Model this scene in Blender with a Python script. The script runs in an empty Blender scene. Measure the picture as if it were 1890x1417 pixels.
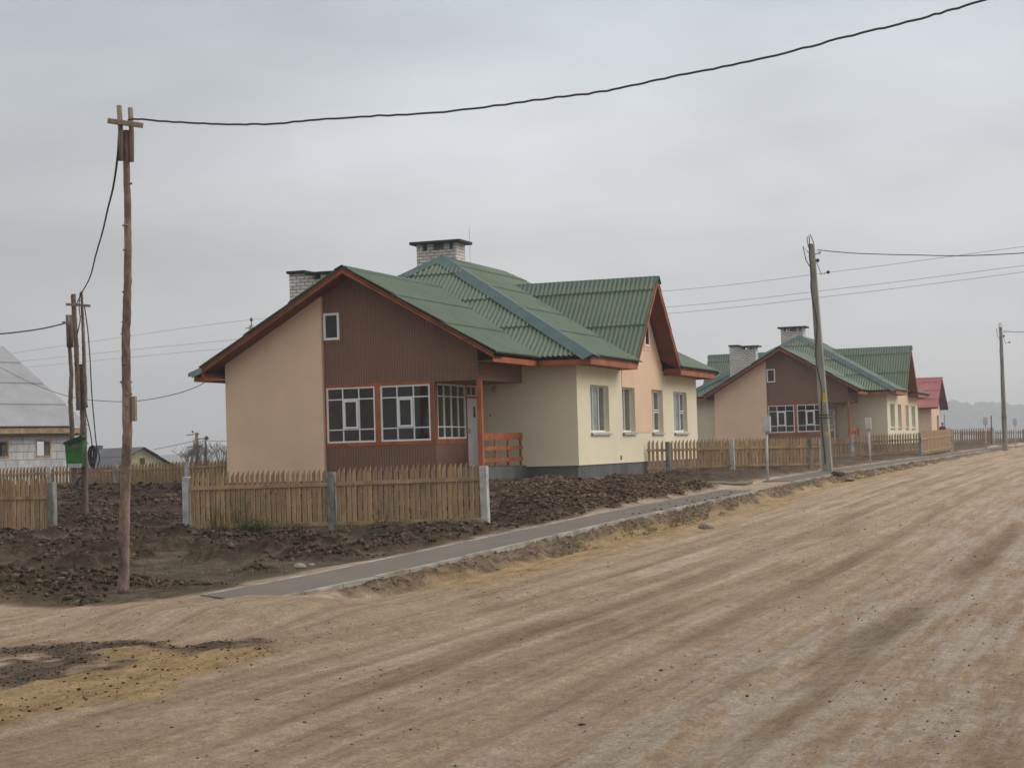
import bpy, bmesh, math, random
import numpy as np
from mathutils import Vector, Matrix
random.seed(7); rng = np.random.RandomState(11)
S = bpy.context.scene; C = S.collection

# ------------------------------------------------------------------ camera
CP = Vector((15.025, -47.234, 0.462))
yaw, pitch, roll, FPX = -0.3441, 0.0372, 0.0290, 3301.3
fw = Vector((math.sin(yaw)*math.cos(pitch), math.cos(yaw)*math.cos(pitch), math.sin(pitch)))
rt = Vector((math.cos(yaw), -math.sin(yaw), 0)); up = rt.cross(fw)
R_ = rt*math.cos(roll) - up*math.sin(roll); U_ = rt*math.sin(roll) + up*math.cos(roll)
cam_d = bpy.data.cameras.new('camera'); cam = bpy.data.objects.new('camera', cam_d); C.objects.link(cam)
M = Matrix((R_, U_, -fw)).transposed().to_4x4(); M.translation = CP; cam.matrix_world = M
cam_d.sensor_width = 36; cam_d.lens = FPX/1890*36; cam_d.clip_start = 0.1; cam_d.clip_end = 6000
S.camera = cam
# ------------------------------------------------------------------ sky and sun
SUN_AZ, SUN_EL = math.radians(60), math.radians(34)      # azimuth from +Y towards +X
w = bpy.data.worlds.new('World'); S.world = w; w.use_nodes = True
nt = w.node_tree; N = nt.nodes; L = nt.links
bg = N['Background']; bg.inputs[1].default_value = 1.0
sky = N.new('ShaderNodeTexSky'); sky.sky_type = 'NISHITA'; sky.sun_disc = False
sky.sun_elevation = SUN_EL; sky.sun_rotation = SUN_AZ
skm = N.new('ShaderNodeVectorMath'); skm.operation = 'SCALE'; skm.inputs['Scale'].default_value = 0.10
L.new(sky.outputs[0], skm.inputs[0])
tc = N.new('ShaderNodeTexCoord'); sx = N.new('ShaderNodeSeparateXYZ'); L.new(tc.outputs['Generated'], sx.inputs[0])
ramp = N.new('ShaderNodeValToRGB'); L.new(sx.outputs[2], ramp.inputs[0])
cr = ramp.color_ramp; cr.elements[0].position = 0.0; cr.elements[0].color = (.385, .385, .395, 1)
cr.elements[1].position = 1.0; cr.elements[1].color = (1.05, 1.04, 1.02, 1)
for p_, c_ in ((.07, (.43, .43, .44, 1)), (.13, (.465, .465, .475, 1)), (.24, (.425, .455, .480, 1)), (.5, (.75, .76, .78, 1))):
    e = cr.elements.new(p_); e.color = c_
mp = N.new('ShaderNodeMapping'); mp.inputs['Scale'].default_value = (1.6, 1.6, 5.5); mp.inputs['Rotation'].default_value = (0.12, 0.2, 0.3)
L.new(tc.outputs['Generated'], mp.inputs[0])
cn = N.new('ShaderNodeTexNoise'); cn.inputs['Scale'].default_value = 1.9; cn.inputs['Detail'].default_value = 4; cn.inputs['Roughness'].default_value = .52
L.new(mp.outputs[0], cn.inputs['Vector'])
mr = N.new('ShaderNodeMapRange'); mr.inputs[1].default_value = .3; mr.inputs[2].default_value = .7; mr.inputs[3].default_value = .76; mr.inputs[4].default_value = 1.14
L.new(cn.outputs[0], mr.inputs[0])
dt = N.new('ShaderNodeVectorMath'); dt.operation = 'DOT_PRODUCT'; L.new(tc.outputs['Generated'], dt.inputs[0])
gd = (fw+R_*.26+U_*.085).normalized(); dt.inputs[1].default_value = gd
gl_ = N.new('ShaderNodeMapRange'); gl_.interpolation_type = 'SMOOTHSTEP'; gl_.inputs[1].default_value = .86; gl_.inputs[2].default_value = 1.0; gl_.inputs[3].default_value = .90; gl_.inputs[4].default_value = 1.20; L.new(dt.outputs['Value'], gl_.inputs[0])
mm_ = N.new('ShaderNodeMath'); mm_.operation = 'MULTIPLY'; L.new(mr.outputs[0], mm_.inputs[0]); L.new(gl_.outputs[0], mm_.inputs[1])
vm = N.new('ShaderNodeVectorMath'); vm.operation = 'SCALE'; L.new(ramp.outputs[0], vm.inputs[0]); L.new(mm_.outputs[0], vm.inputs['Scale'])
mx = N.new('ShaderNodeMix'); mx.data_type = 'RGBA'; mx.inputs[0].default_value = .93
L.new(skm.outputs[0], mx.inputs[6]); L.new(vm.outputs[0], mx.inputs[7]); L.new(mx.outputs[2], bg.inputs[0])
sd = bpy.data.lights.new('sun', 'SUN'); sd.energy = 1.35; sd.angle = math.radians(38); sd.color = (1, .95, .87)
so = bpy.data.objects.new('sun', sd); C.objects.link(so)
sv = Vector((math.sin(SUN_AZ)*math.cos(SUN_EL), math.cos(SUN_AZ)*math.cos(SUN_EL), math.sin(SUN_EL)))
so.rotation_euler = sv.to_track_quat('Z', 'Y').to_euler()
S.view_settings.view_transform = 'Standard'; S.view_settings.look = 'None'
S.view_settings.exposure = 0.43; S.view_settings.gamma = 1; S.view_settings.use_curve_mapping = False
S.render.engine = 'CYCLES'

# ------------------------------------------------------------------ materials
MAT = {}
def mat(name, col, rough=.8, var=.15, scale=3, col2=None, bump=0, bscale=40, spec=.3, metal=0, fine=0, stretch=(1, 1, 1), isl=0):
    if name in MAT: return MAT[name]
    m = bpy.data.materials.new(name); m.use_nodes = True; n = m.node_tree.nodes; l = m.node_tree.links
    b = n['Principled BSDF']; b.inputs['Roughness'].default_value = rough; b.inputs['Metallic'].default_value = metal
    b.inputs['Specular IOR Level'].default_value = spec
    t = n.new('ShaderNodeTexCoord'); mpn = n.new('ShaderNodeMapping'); mpn.inputs['Scale'].default_value = stretch
    l.new(t.outputs['Object'], mpn.inputs[0])
    no = n.new('ShaderNodeTexNoise'); no.inputs['Scale'].default_value = scale; no.inputs['Detail'].default_value = 6; no.inputs['Roughness'].default_value = .6
    l.new(mpn.outputs[0], no.inputs['Vector'])
    r = n.new('ShaderNodeValToRGB'); l.new(no.outputs[0], r.inputs[0])
    c2 = col2 or tuple(c*(1-var*1.6) for c in col)
    r.color_ramp.elements[0].position = .32; r.color_ramp.elements[0].color = (*c2, 1)
    r.color_ramp.elements[1].position = .62; r.color_ramp.elements[1].color = (*[min(1, c*(1+var*.3)) for c in col], 1)
    out = r.outputs[0]
    if fine:
        n2 = n.new('ShaderNodeTexNoise'); n2.inputs['Scale'].default_value = bscale; n2.inputs['Detail'].default_value = 4
        l.new(mpn.outputs[0], n2.inputs['Vector'])
        k = n.new('ShaderNodeMapRange'); k.inputs[1].default_value = .3; k.inputs[2].default_value = .7; k.inputs[3].default_value = 1-fine; k.inputs[4].default_value = 1+fine
        l.new(n2.outputs[0], k.inputs[0])
        v = n.new('ShaderNodeVectorMath'); v.operation = 'SCALE'; l.new(out, v.inputs[0]); l.new(k.outputs[0], v.inputs['Scale']); out = v.outputs[0]
    if isl:
        g = n.new('ShaderNodeNewGeometry'); k = n.new('ShaderNodeMapRange'); k.inputs[3].default_value = 1-isl; k.inputs[4].default_value = 1+isl*.7; l.new(g.outputs['Random Per Island'], k.inputs[0])
        v = n.new('ShaderNodeVectorMath'); v.operation = 'SCALE'; l.new(out, v.inputs[0]); l.new(k.outputs[0], v.inputs['Scale']); out = v.outputs[0]
    l.new(out, b.inputs['Base Color'])
    if bump:
        n3 = n.new('ShaderNodeTexNoise'); n3.inputs['Scale'].default_value = bscale; n3.inputs['Detail'].default_value = 5
        l.new(mpn.outputs[0], n3.inputs['Vector'])
        bp = n.new('ShaderNodeBump'); bp.inputs['Strength'].default_value = bump; bp.inputs['Distance'].default_value = .02
        l.new(n3.outputs[0], bp.inputs['Height']); l.new(bp.outputs[0], b.inputs['Normal'])
    MAT[name] = m; return m
cream = mat('cream plaster', (.74, .665, .49), .9, .05, .6, bump=.25, bscale=90, fine=.04)
peach = mat('peach plaster', (.745, .53, .365), .9, .06, .7, bump=.25, bscale=90, fine=.04)
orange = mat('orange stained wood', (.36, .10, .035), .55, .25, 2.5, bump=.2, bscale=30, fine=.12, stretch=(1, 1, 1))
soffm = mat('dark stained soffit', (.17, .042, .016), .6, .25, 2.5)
white = mat('white painted frame', (.78, .78, .77), .45, .06, 5)
doorm = mat('white door paint', (.74, .74, .76), .5, .08, 2)
found = mat('grey render plinth', (.105, .11, .11), .85, .25, 1.2, bump=.3, bscale=40, fine=.1)
teal = mat('teal sheet metal', (.05, .095, .095), .5, .15, 2, spec=.3)
capdark = mat('dark green metal', (.014, .032, .028), .6, .2, 2, spec=.2)
conc = mat('concrete', (.50, .485, .45), .9, .2, 4, col2=(.26, .26, .24), bump=.4, bscale=50, fine=.12)
concd = mat('weathered grey concrete', (.25, .255, .23), .9, .3, 5, col2=(.07, .08, .075), bump=.5, bscale=40, fine=.15, stretch=(1, 1, .4))
concp = mat('pole concrete', (.30, .29, .245), .9, .25, 1.5, bump=.3, bscale=30, fine=.1, stretch=(3, 3, .5))
fencem = mat('yellowish fence boards', (.375, .25, .132), .8, .35, 3, col2=(.245, .158, .082), bump=.3, bscale=40, fine=.14, stretch=(6, 6, 1), isl=.2)
fencel = mat('fence rail boards', (.40, .27, .148), .8, .3, 3, bump=.3, bscale=40, fine=.1)
fencedark = mat('rear fence boards', (.30, .20, .09), .8, .35, 3, col2=(.19, .125, .055), isl=.2, fine=.14, bscale=20, stretch=(6, 6, 1))
barkm = mat('peeled pole bark', (.24, .17, .135), .85, .35, 6, col2=(.085, .058, .045), bump=.7, bscale=28, fine=.2, stretch=(1, 1, .45))
barkd = mat('grey weathered log', (.17, .125, .095), .85, .35, 5, bump=.6, bscale=28, fine=.2, stretch=(1, 1, .3))
rawwood = mat('split raw wood', (.28, .215, .165), .85, .25, 6, bump=.4, bscale=30, fine=.12, stretch=(3, 3, .4))
cablem = mat('black cable', (.05, .047, .048), .6, .2, 4)
wirem = mat('thin grey wire', (.17, .17, .175), .6, .1, 4)
metalg = mat('grey painted steel', (.42, .43, .44), .45, .15, 3, spec=.5)
asph = mat('pavement asphalt', (.135, .122, .110), .95, .35, 1.2, col2=(.185, .155, .12), spec=.08, bump=.5, bscale=120, fine=.18)
kerbm = mat('kerb concrete', (.36, .34, .30), .95, .3, 1.8, col2=(.20, .165, .125), spec=.1, bump=.3, bscale=60, fine=.12)
interiorm = mat('beige interior plaster', (.32, .28, .21), .9, .1, 1)
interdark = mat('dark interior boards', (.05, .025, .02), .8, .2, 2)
interwall = mat('dim room wall', (.30, .29, .28), .9, .1, 1)
yellow = mat('yellow paint', (.60, .42, .03), .6, .2, 3)
redroof = None
stonem = mat('field stone', (.30, .26, .21), .85, .3, 9, bump=.4, bscale=30, fine=.15)
clodm = mat('dark soil clod', (.062, .041, .027), .95, .5, 4, col2=(.022, .015, .011), bump=.8, bscale=30, fine=.3)
leafm = mat('dull weed leaf', (.085, .095, .035), .8, .4, 6, col2=(.05, .045, .02))
twigm = mat('bare twig', (.085, .07, .06), .9, .3, 6)
greenbox = mat('green enamel', (.010, .16, .02), .35, .3, 5, col2=(.007, .08, .015), spec=.6)
grimem = mat('grimy metal', (.16, .16, .13), .5, .3, 9)
blockm = None

def islandmat(name, c0, c1, c2):
    m = bpy.data.materials.new(name); m.use_nodes = True; n = m.node_tree.nodes; l = m.node_tree.links; b = n['Principled BSDF']; b.inputs['Roughness'].default_value = .95; b.inputs['Specular IOR Level'].default_value = .1
    g = n.new('ShaderNodeNewGeometry'); r = n.new('ShaderNodeValToRGB'); l.new(g.outputs['Random Per Island'], r.inputs[0]); e = r.color_ramp.elements
    e[0].color = (*c0, 1); e[1].color = (*c2, 1); k = e.new(.6); k.color = (*c1, 1); e[1].position = 0.6; e[2].position = 1.0
    e[1].color = (*c1, 1); e[2].color = (*c2, 1)
    t = n.new('ShaderNodeTexCoord'); no = n.new('ShaderNodeTexNoise'); no.inputs['Scale'].default_value = 40; no.inputs['Detail'].default_value = 5; l.new(t.outputs['Object'], no.inputs['Vector'])
    k2 = n.new('ShaderNodeMapRange'); k2.inputs[1].default_value = .3; k2.inputs[2].default_value = .7; k2.inputs[3].default_value = .65; k2.inputs[4].default_value = 1.3; l.new(no.outputs[0], k2.inputs[0])
    v = n.new('ShaderNodeVectorMath'); v.operation = 'SCALE'; l.new(r.outputs[0], v.inputs[0]); l.new(k2.outputs[0], v.inputs['Scale']); l.new(v.outputs[0], b.inputs['Base Color']); return m
clodsm = islandmat('mixed soil crumbs', (.026, .017, .012), (.075, .050, .034), (.16, .117, .08))
pilem = islandmat('mixed dug earth', (.045, .029, .019), (.12, .08, .051), (.20, .145, .096))
pebm = islandmat('mixed grit', (.05, .045, .04), (.20, .17, .14), (.42, .38, .33))
bankcm = islandmat('mixed bank crumbs', (.06, .042, .028), (.17, .122, .08), (.30, .22, .15))
def glassmat():
    m = bpy.data.materials.new('window glass'); m.use_nodes = True; n = m.node_tree.nodes; l = m.node_tree.links
    n.remove(n['Principled BSDF']); o = n['Material Output']
    tr = n.new('ShaderNodeBsdfTransparent'); tr.inputs[0].default_value = (.80, .83, .82, 1)
    gl = n.new('ShaderNodeBsdfGlossy'); gl.inputs['Roughness'].default_value = .02; gl.inputs[0].default_value = (.9, .93, .95, 1)
    f = n.new('ShaderNodeFresnel'); f.inputs[0].default_value = 1.5
    x = n.new('ShaderNodeMixShader'); gm = n.new('ShaderNodeNewGeometry'); iv = n.new('ShaderNodeMath'); iv.operation = 'SUBTRACT'; iv.inputs[0].default_value = 1; l.new(gm.outputs['Backfacing'], iv.inputs[1])
    mm = n.new('ShaderNodeMath'); mm.operation = 'MULTIPLY'; l.new(f.outputs[0], mm.inputs[0]); l.new(iv.outputs[0], mm.inputs[1])
    l.new(mm.outputs[0], x.inputs[0]); l.new(tr.outputs[0], x.inputs[1]); l.new(gl.outputs[0], x.inputs[2])
    l.new(x.outputs[0], o.inputs[0]); return m
glass = glassmat()

def brickmat(name, c1, c2, mortar, bw, bh, ms, off=.5):
    m = bpy.data.materials.new(name); m.use_nodes = True; n = m.node_tree.nodes; l = m.node_tree.links; b = n['Principled BSDF']
    b.inputs['Roughness'].default_value = .85
    t = n.new('ShaderNodeTexCoord'); s = n.new('ShaderNodeSeparateXYZ'); l.new(t.outputs['Object'], s.inputs[0])
    a = n.new('ShaderNodeMath'); l.new(s.outputs[0], a.inputs[0]); l.new(s.outputs[1], a.inputs[1])
    cb = n.new('ShaderNodeCombineXYZ'); l.new(a.outputs[0], cb.inputs[0]); l.new(s.outputs[2], cb.inputs[1])
    br = n.new('ShaderNodeTexBrick'); l.new(cb.outputs[0], br.inputs['Vector'])
    br.inputs['Scale'].default_value = 1; br.inputs['Brick Width'].default_value = bw; br.inputs['Row Height'].default_value = bh
    br.inputs['Mortar Size'].default_value = ms; br.inputs['Mortar Smooth'].default_value = .2
    br.inputs['Color1'].default_value = (*c1, 1); br.inputs['Color2'].default_value = (*c2, 1); br.inputs['Mortar'].default_value = (*mortar, 1)
    no = n.new('ShaderNodeTexNoise'); no.inputs['Scale'].default_value = 3; no.inputs['Detail'].default_value = 5; l.new(t.outputs['Object'], no.inputs['Vector'])
    k = n.new('ShaderNodeMapRange'); k.inputs[1].default_value = .3; k.inputs[2].default_value = .7; k.inputs[3].default_value = .78; k.inputs[4].default_value = 1.1
    l.new(no.outputs[0], k.inputs[0])
    v = n.new('ShaderNodeVectorMath'); v.operation = 'SCALE'; l.new(br.outputs[0], v.inputs[0]); l.new(k.outputs[0], v.inputs['Scale']); l.new(v.outputs[0], b.inputs['Base Color'])
    bp = n.new('ShaderNodeBump'); bp.invert = True; bp.inputs['Strength'].default_value = .6; bp.inputs['Distance'].default_value = .01
    l.new(br.outputs['Fac'], bp.inputs['Height']); l.new(bp.outputs[0], b.inputs['Normal'])
    return m
whitebrick = brickmat('white silicate brick', (.70, .69, .66), (.58, .56, .52), (.26, .17, .14), .262, .1, .012)
blockm = brickmat('aerated block', (.52, .51, .50), (.43, .43, .43), (.22, .20, .19), .62, .33, .014)

def sidingmat():
    m = bpy.data.materials.new('brown corrugated siding'); m.use_nodes = True; n = m.node_tree.nodes; l = m.node_tree.links; b = n['Principled BSDF']
    b.inputs['Roughness'].default_value = .7; b.inputs['Specular IOR Level'].default_value = .2
    t = n.new('ShaderNodeTexCoord'); s = n.new('ShaderNodeSeparateXYZ'); l.new(t.outputs['Object'], s.inputs[0])
    a = n.new('ShaderNodeMath'); l.new(s.outputs[0], a.inputs[0]); l.new(s.outputs[1], a.inputs[1])
    mu = n.new('ShaderNodeMath'); mu.operation = 'MULTIPLY'; mu.inputs[1].default_value = 1/.075; l.new(a.outputs[0], mu.inputs[0])
    pp = n.new('ShaderNodeMath'); pp.operation = 'PINGPONG'; pp.inputs[1].default_value = .5; l.new(mu.outputs[0], pp.inputs[0])
    r = n.new('ShaderNodeValToRGB'); r.color_ramp.elements[0].position = .08; r.color_ramp.elements[1].position = .2
    r.color_ramp.elements[0].color = (0, 0, 0, 1); l.new(pp.outputs[0], r.inputs[0])
    no = n.new('ShaderNodeTexNoise'); no.inputs['Scale'].default_value = 1.3; no.inputs['Detail'].default_value = 5; l.new(t.outputs['Object'], no.inputs['Vector'])
    c = n.new('ShaderNodeValToRGB'); c.color_ramp.elements[0].position = .35; c.color_ramp.elements[0].color = (.205, .115, .073, 1)
    c.color_ramp.elements[1].position = .65; c.color_ramp.elements[1].color = (.235, .133, .086, 1); l.new(no.outputs[0], c.inputs[0])
    x = n.new('ShaderNodeMix'); x.data_type = 'RGBA'; x.inputs[6].default_value = (.15, .078, .049, 1)
    l.new(r.outputs[0], x.inputs[0]); l.new(c.outputs[0], x.inputs[7]); l.new(x.outputs[2], b.inputs['Base Color'])
    bp = n.new('ShaderNodeBump'); bp.inputs['Strength'].default_value = .8; bp.inputs['Distance'].default_value = .015
    l.new(r.outputs[0], bp.inputs['Height']); l.new(bp.outputs[0], b.inputs['Normal']); return m
siding = sidingmat()

def roofmat(name, c1, c2, c3):
    m = bpy.data.materials.new(name); m.use_nodes = True; n = m.node_tree.nodes; l = m.node_tree.links; b = n['Principled BSDF']
    b.inputs['Roughness'].default_value = .5; b.inputs['Specular IOR Level'].default_value = .45
    t = n.new('ShaderNodeTexCoord')
    no = n.new('ShaderNodeTexNoise'); no.inputs['Scale'].default_value = 1.1; no.inputs['Detail'].default_value = 7; no.inputs['Roughness'].default_value = .65; l.new(t.outputs['Object'], no.inputs['Vector'])
    r = n.new('ShaderNodeValToRGB'); l.new(no.outputs[0], r.inputs[0]); e = r.color_ramp.elements
    e[0].position = .3; e[0].color = (*c1, 1); e[1].position = .62; e[1].color = (*c2, 1); k = e.new(.78); k.color = (*c3, 1)
    n2 = n.new('ShaderNodeTexNoise'); n2.inputs['Scale'].default_value = 28; n2.inputs['Detail'].default_value = 4; l.new(t.outputs['Object'], n2.inputs['Vector'])
    k2 = n.new('ShaderNodeMapRange'); k2.inputs[1].default_value = .3; k2.inputs[2].default_value = .7; k2.inputs[3].default_value = .84; k2.inputs[4].default_value = 1.16; l.new(n2.outputs[0], k2.inputs[0])
    v = n.new('ShaderNodeVectorMath'); v.operation = 'SCALE'; l.new(r.outputs[0], v.inputs[0]); l.new(k2.outputs[0], v.inputs['Scale']); l.new(v.outputs[0], b.inputs['Base Color'])
    return m
greenroof = roofmat('green corrugated roofing', (.074, .108, .064), (.100, .140, .086), (.155, .185, .138))
redroof = roofmat('red corrugated roofing', (.27, .055, .055), (.34, .075, .07), (.38, .12, .11))
greyroof = roofmat('grey asbestos roofing', (.30, .30, .31), (.37, .37, .38), (.42, .42, .42))
darkroof = roofmat('dark slate roofing', (.06, .062, .068), (.085, .088, .095), (.16, .16, .16))

# ------------------------------------------------------------------ helpers
def tag(o, label=None, cat=None, group=None, kind=None):
    if label: o['label'] = label
    if cat: o['category'] = cat
    if group: o['group'] = group
    if kind: o['kind'] = kind
    return o
class MB:
    def __init__(s): s.v = []; s.f = []
    def add(s, vs, fs):
        o = len(s.v); s.v += [tuple(v) for v in vs]; s.f += [tuple(i+o for i in f) for f in fs]; return s
    def box(s, x0, x1, y0, y1, z0, z1):
        x0, x1 = sorted((x0, x1)); y0, y1 = sorted((y0, y1)); z0, z1 = sorted((z0, z1))
        return s.add([(x0,y0,z0),(x1,y0,z0),(x1,y1,z0),(x0,y1,z0),(x0,y0,z1),(x1,y0,z1),(x1,y1,z1),(x0,y1,z1)],
              [(0,3,2,1),(4,5,6,7),(0,1,5,4),(1,2,6,5),(2,3,7,6),(3,0,4,7)])
    def prism(s, poly, off):
        n = len(poly); o = Vector(off); P = [Vector(p) for p in poly]
        a = sum(((P[i]-P[0]).cross(P[i+1]-P[0]) for i in range(1, n-1)), Vector())
        if a.dot(o) > 0: P = P[::-1]
        return s.add(P+[p+o for p in P], [tuple(range(n)), tuple(range(2*n-1, n-1, -1))]+[((i+1) % n, i, n+i, n+(i+1) % n) for i in range(n)])
    def beam(s, a, b, w, h, upv=(0, 0, 1)):
        a, b = Vector(a), Vector(b); d = (b-a).normalized(); u = Vector(upv)
        if abs(d.dot(u)) > .98: u = Vector((0, 1, 0))
        r = d.cross(u).normalized(); q = r.cross(d)
        P = [a-r*w/2-q*h/2, a+r*w/2-q*h/2, a+r*w/2+q*h/2, a-r*w/2+q*h/2]
        return s.prism(P, b-a)
    def tube(s, pts, rad, n=8, caps=True, jit=0):
        pts = [Vector(p) for p in pts]; m = len(pts)
        rad = [rad]*m if isinstance(rad, (int, float)) else rad
        T = [(pts[min(i+1, m-1)]-pts[max(i-1, 0)]).normalized() for i in range(m)]
        r = T[0].orthogonal().normalized(); vs = []
        for i in range(m):
            r = (r-T[i]*r.dot(T[i])).normalized(); q = T[i].cross(r)
            for k in range(n):
                a = 2*math.pi*k/n; j = 1+random.uniform(-jit, jit)
                vs.append(pts[i]+(r*math.cos(a)+q*math.sin(a))*rad[i]*j)
        fs = [(i*n+k, i*n+(k+1) % n, (i+1)*n+(k+1) % n, (i+1)*n+k) for i in range(m-1) for k in range(n)]
        if caps: fs += [tuple(range(n-1, -1, -1)), tuple(range((m-1)*n, m*n))]
        return s.add(vs, fs)
    def blob(s, c, r, sub=1, jit=.25, sc=(1, 1, 1)):
        bm = bmesh.new(); bmesh.ops.create_icosphere(bm, subdivisions=sub, radius=1)
        vs = [(c[0]+v.co.x*r*sc[0]*(1+random.uniform(-jit, jit)), c[1]+v.co.y*r*sc[1]*(1+random.uniform(-jit, jit)), c[2]+v.co.z*r*sc[2]*(1+random.uniform(-jit, jit))) for v in bm.verts]
        fs = [tuple(v.index for v in f.verts) for f in bm.faces]; bm.free(); return s.add(vs, fs)
    def build(s, name, m, parent=None, smooth=False, bevel=0):
        me = bpy.data.meshes.new(name); me.from_pydata(s.v, [], s.f); me.update()
        if smooth: me.shade_smooth()
        me.materials.append(m)
        o = bpy.data.objects.new(name, me); C.objects.link(o)
        if parent: o.parent = parent
        if bevel:
            b = o.modifiers.new('bevel', 'BEVEL'); b.width = bevel; b.segments = 2; b.limit_method = 'ANGLE'
        return o
def empty(name, loc=(0, 0, 0), rz=0):
    o = bpy.data.objects.new(name, None); C.objects.link(o); o.location = loc; o.rotation_euler = (0, 0, rz); o.empty_display_size = .3; return o
def copy_tree(o, parent=None):
    c = o.copy(); C.objects.link(c)
    if parent: c.parent = parent
    for ch in [x for x in C.objects if x.parent == o]: copy_tree(ch, c)
    return c
def wall_holes(mb, plane, u0, u1, z0, z1, holes, thick):
    """plane(u, z, d) -> point, d = depth behind the face; holes = (u0,u1,z0,z1)"""
    us = sorted({u0, u1, *[h[0] for h in holes], *[h[1] for h in holes]}); zs = sorted({z0, z1, *[h[2] for h in holes], *[h[3] for h in holes]})
    us = [u for u in us if u0 <= u <= u1]; zs = [z for z in zs if z0 <= z <= z1]
    def solid(i, j):
        if i < 0 or j < 0 or i >= len(us)-1 or j >= len(zs)-1: return False
        a = (us[i]+us[i+1])/2; b = (zs[j]+zs[j+1])/2
        return not any(h[0] < a < h[1] and h[2] < b < h[3] for h in holes)
    def q(a, b, c, d): mb.add([a, b, c, d], [(0, 1, 2, 3)])
    for i in range(len(us)-1):
        for j in range(len(zs)-1):
            if not solid(i, j): continue
            a, b, c, d = us[i], us[i+1], zs[j], zs[j+1]
            q(plane(a, c, 0), plane(b, c, 0), plane(b, d, 0), plane(a, d, 0))
            q(plane(a, c, thick), plane(a, d, thick), plane(b, d, thick), plane(b, c, thick))
            if not solid(i-1, j): q(plane(a, c, 0), plane(a, d, 0), plane(a, d, thick), plane(a, c, thick))
            if not solid(i+1, j): q(plane(b, c, 0), plane(b, c, thick), plane(b, d, thick), plane(b, d, 0))
            if not solid(i, j-1): q(plane(a, c, 0), plane(a, c, thick), plane(b, c, thick), plane(b, c, 0))
            if not solid(i, j+1): q(plane(a, d, 0), plane(b, d, 0), plane(b, d, thick), plane(a, d, thick))
    return mb
def sheets(mb, poly, lam=.15, amp=.026, row=1.6, lift=.034, seg=8, phase=0):
    """corrugated roofing over the planar convex polygon; poly[0]->poly[1] runs along the eave"""
    P = [Vector(p) for p in poly]; u = (P[1]-P[0]).normalized()
    n = sum(((P[i]-P[0]).cross(P[i+1]-P[0]) for i in range(1, len(P)-1)), Vector()).normalized()
    if n.z < 0: n = -n
    v = n.cross(u); 
    if v.z < 0: v = -v
    uv = [((p-P[0]).dot(u), (p-P[0]).dot(v)) for p in P]
    a0, a1 = min(a for a, b in uv), max(a for a, b in uv); b0, b1 = min(b for a, b in uv)-.05, max(b for a, b in uv)
    bm = bmesh.new(); st = lam/seg; nu = int((a1-a0)/st)+2
    r = b0; k = 0
    while r < b1:
        e = min(r+row+.12, b1+.05); cols = []
        for i in range(nu):
            a = a0+i*st; h = amp*math.cos(2*math.pi*(a+phase)/lam)
            cols.append((bm.verts.new(P[0]+u*a+v*r+n*(h+amp+lift)), bm.verts.new(P[0]+u*a+v*e+n*(h+amp))))
        for i in range(nu-1):
            c, d = cols[i], cols[i+1]; bm.faces.new((c[0], d[0], d[1], c[1]))
        r += row; k += 1
    cen = sum(P, Vector())/len(P)
    for i in range(len(P)):
        a, b = P[i], P[(i+1) % len(P)]; e = (b-a).normalized(); o = e.cross(n).normalized()
        if o.dot(cen-a) > 0: o = -o
        if i == 0: a = a+o*.07          # sheets run a little past the eave
        bmesh.ops.bisect_plane(bm, geom=bm.verts[:]+bm.edges[:]+bm.faces[:], plane_co=a, plane_no=o, clear_outer=True)
    bm.verts.index_update()
    mb.add([x.co.copy() for x in bm.verts], [tuple(x.index for x in f.verts) for f in bm.faces]); bm.free(); return mb
def sheet_obj(name, polys, m, parent, thick=.012, **kw):
    mb = MB()
    for p in polys: sheets(mb, p, **kw)
    o = mb.build(name, m, parent, smooth=True)
    s = o.modifiers.new('thickness', 'SOLIDIFY'); s.thickness = thick; s.offset = -1
    return o
def capstrip(mb, p0, p1, n1, n2, wd=.2, lift=.06, th=.012):
    """folded metal cap on the line p0-p1 between two slopes with normals n1, n2"""
    p0, p1 = Vector(p0), Vector(p1); d = (p1-p0).normalized()
    n1, n2 = Vector(n1).normalized(), Vector(n2).normalized(); top = (n1+n2).normalized()
    for n, other in ((n1, n2), (n2, n1)):
        s = n.cross(d); 
        if s.dot(other) > 0: s = -s
        a0 = p0+top*lift; a1 = p1+top*lift
        mb.prism([a0, a1, a1+s*wd-n*.004, a0+s*wd-n*.004], n*th)
    return mb

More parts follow.
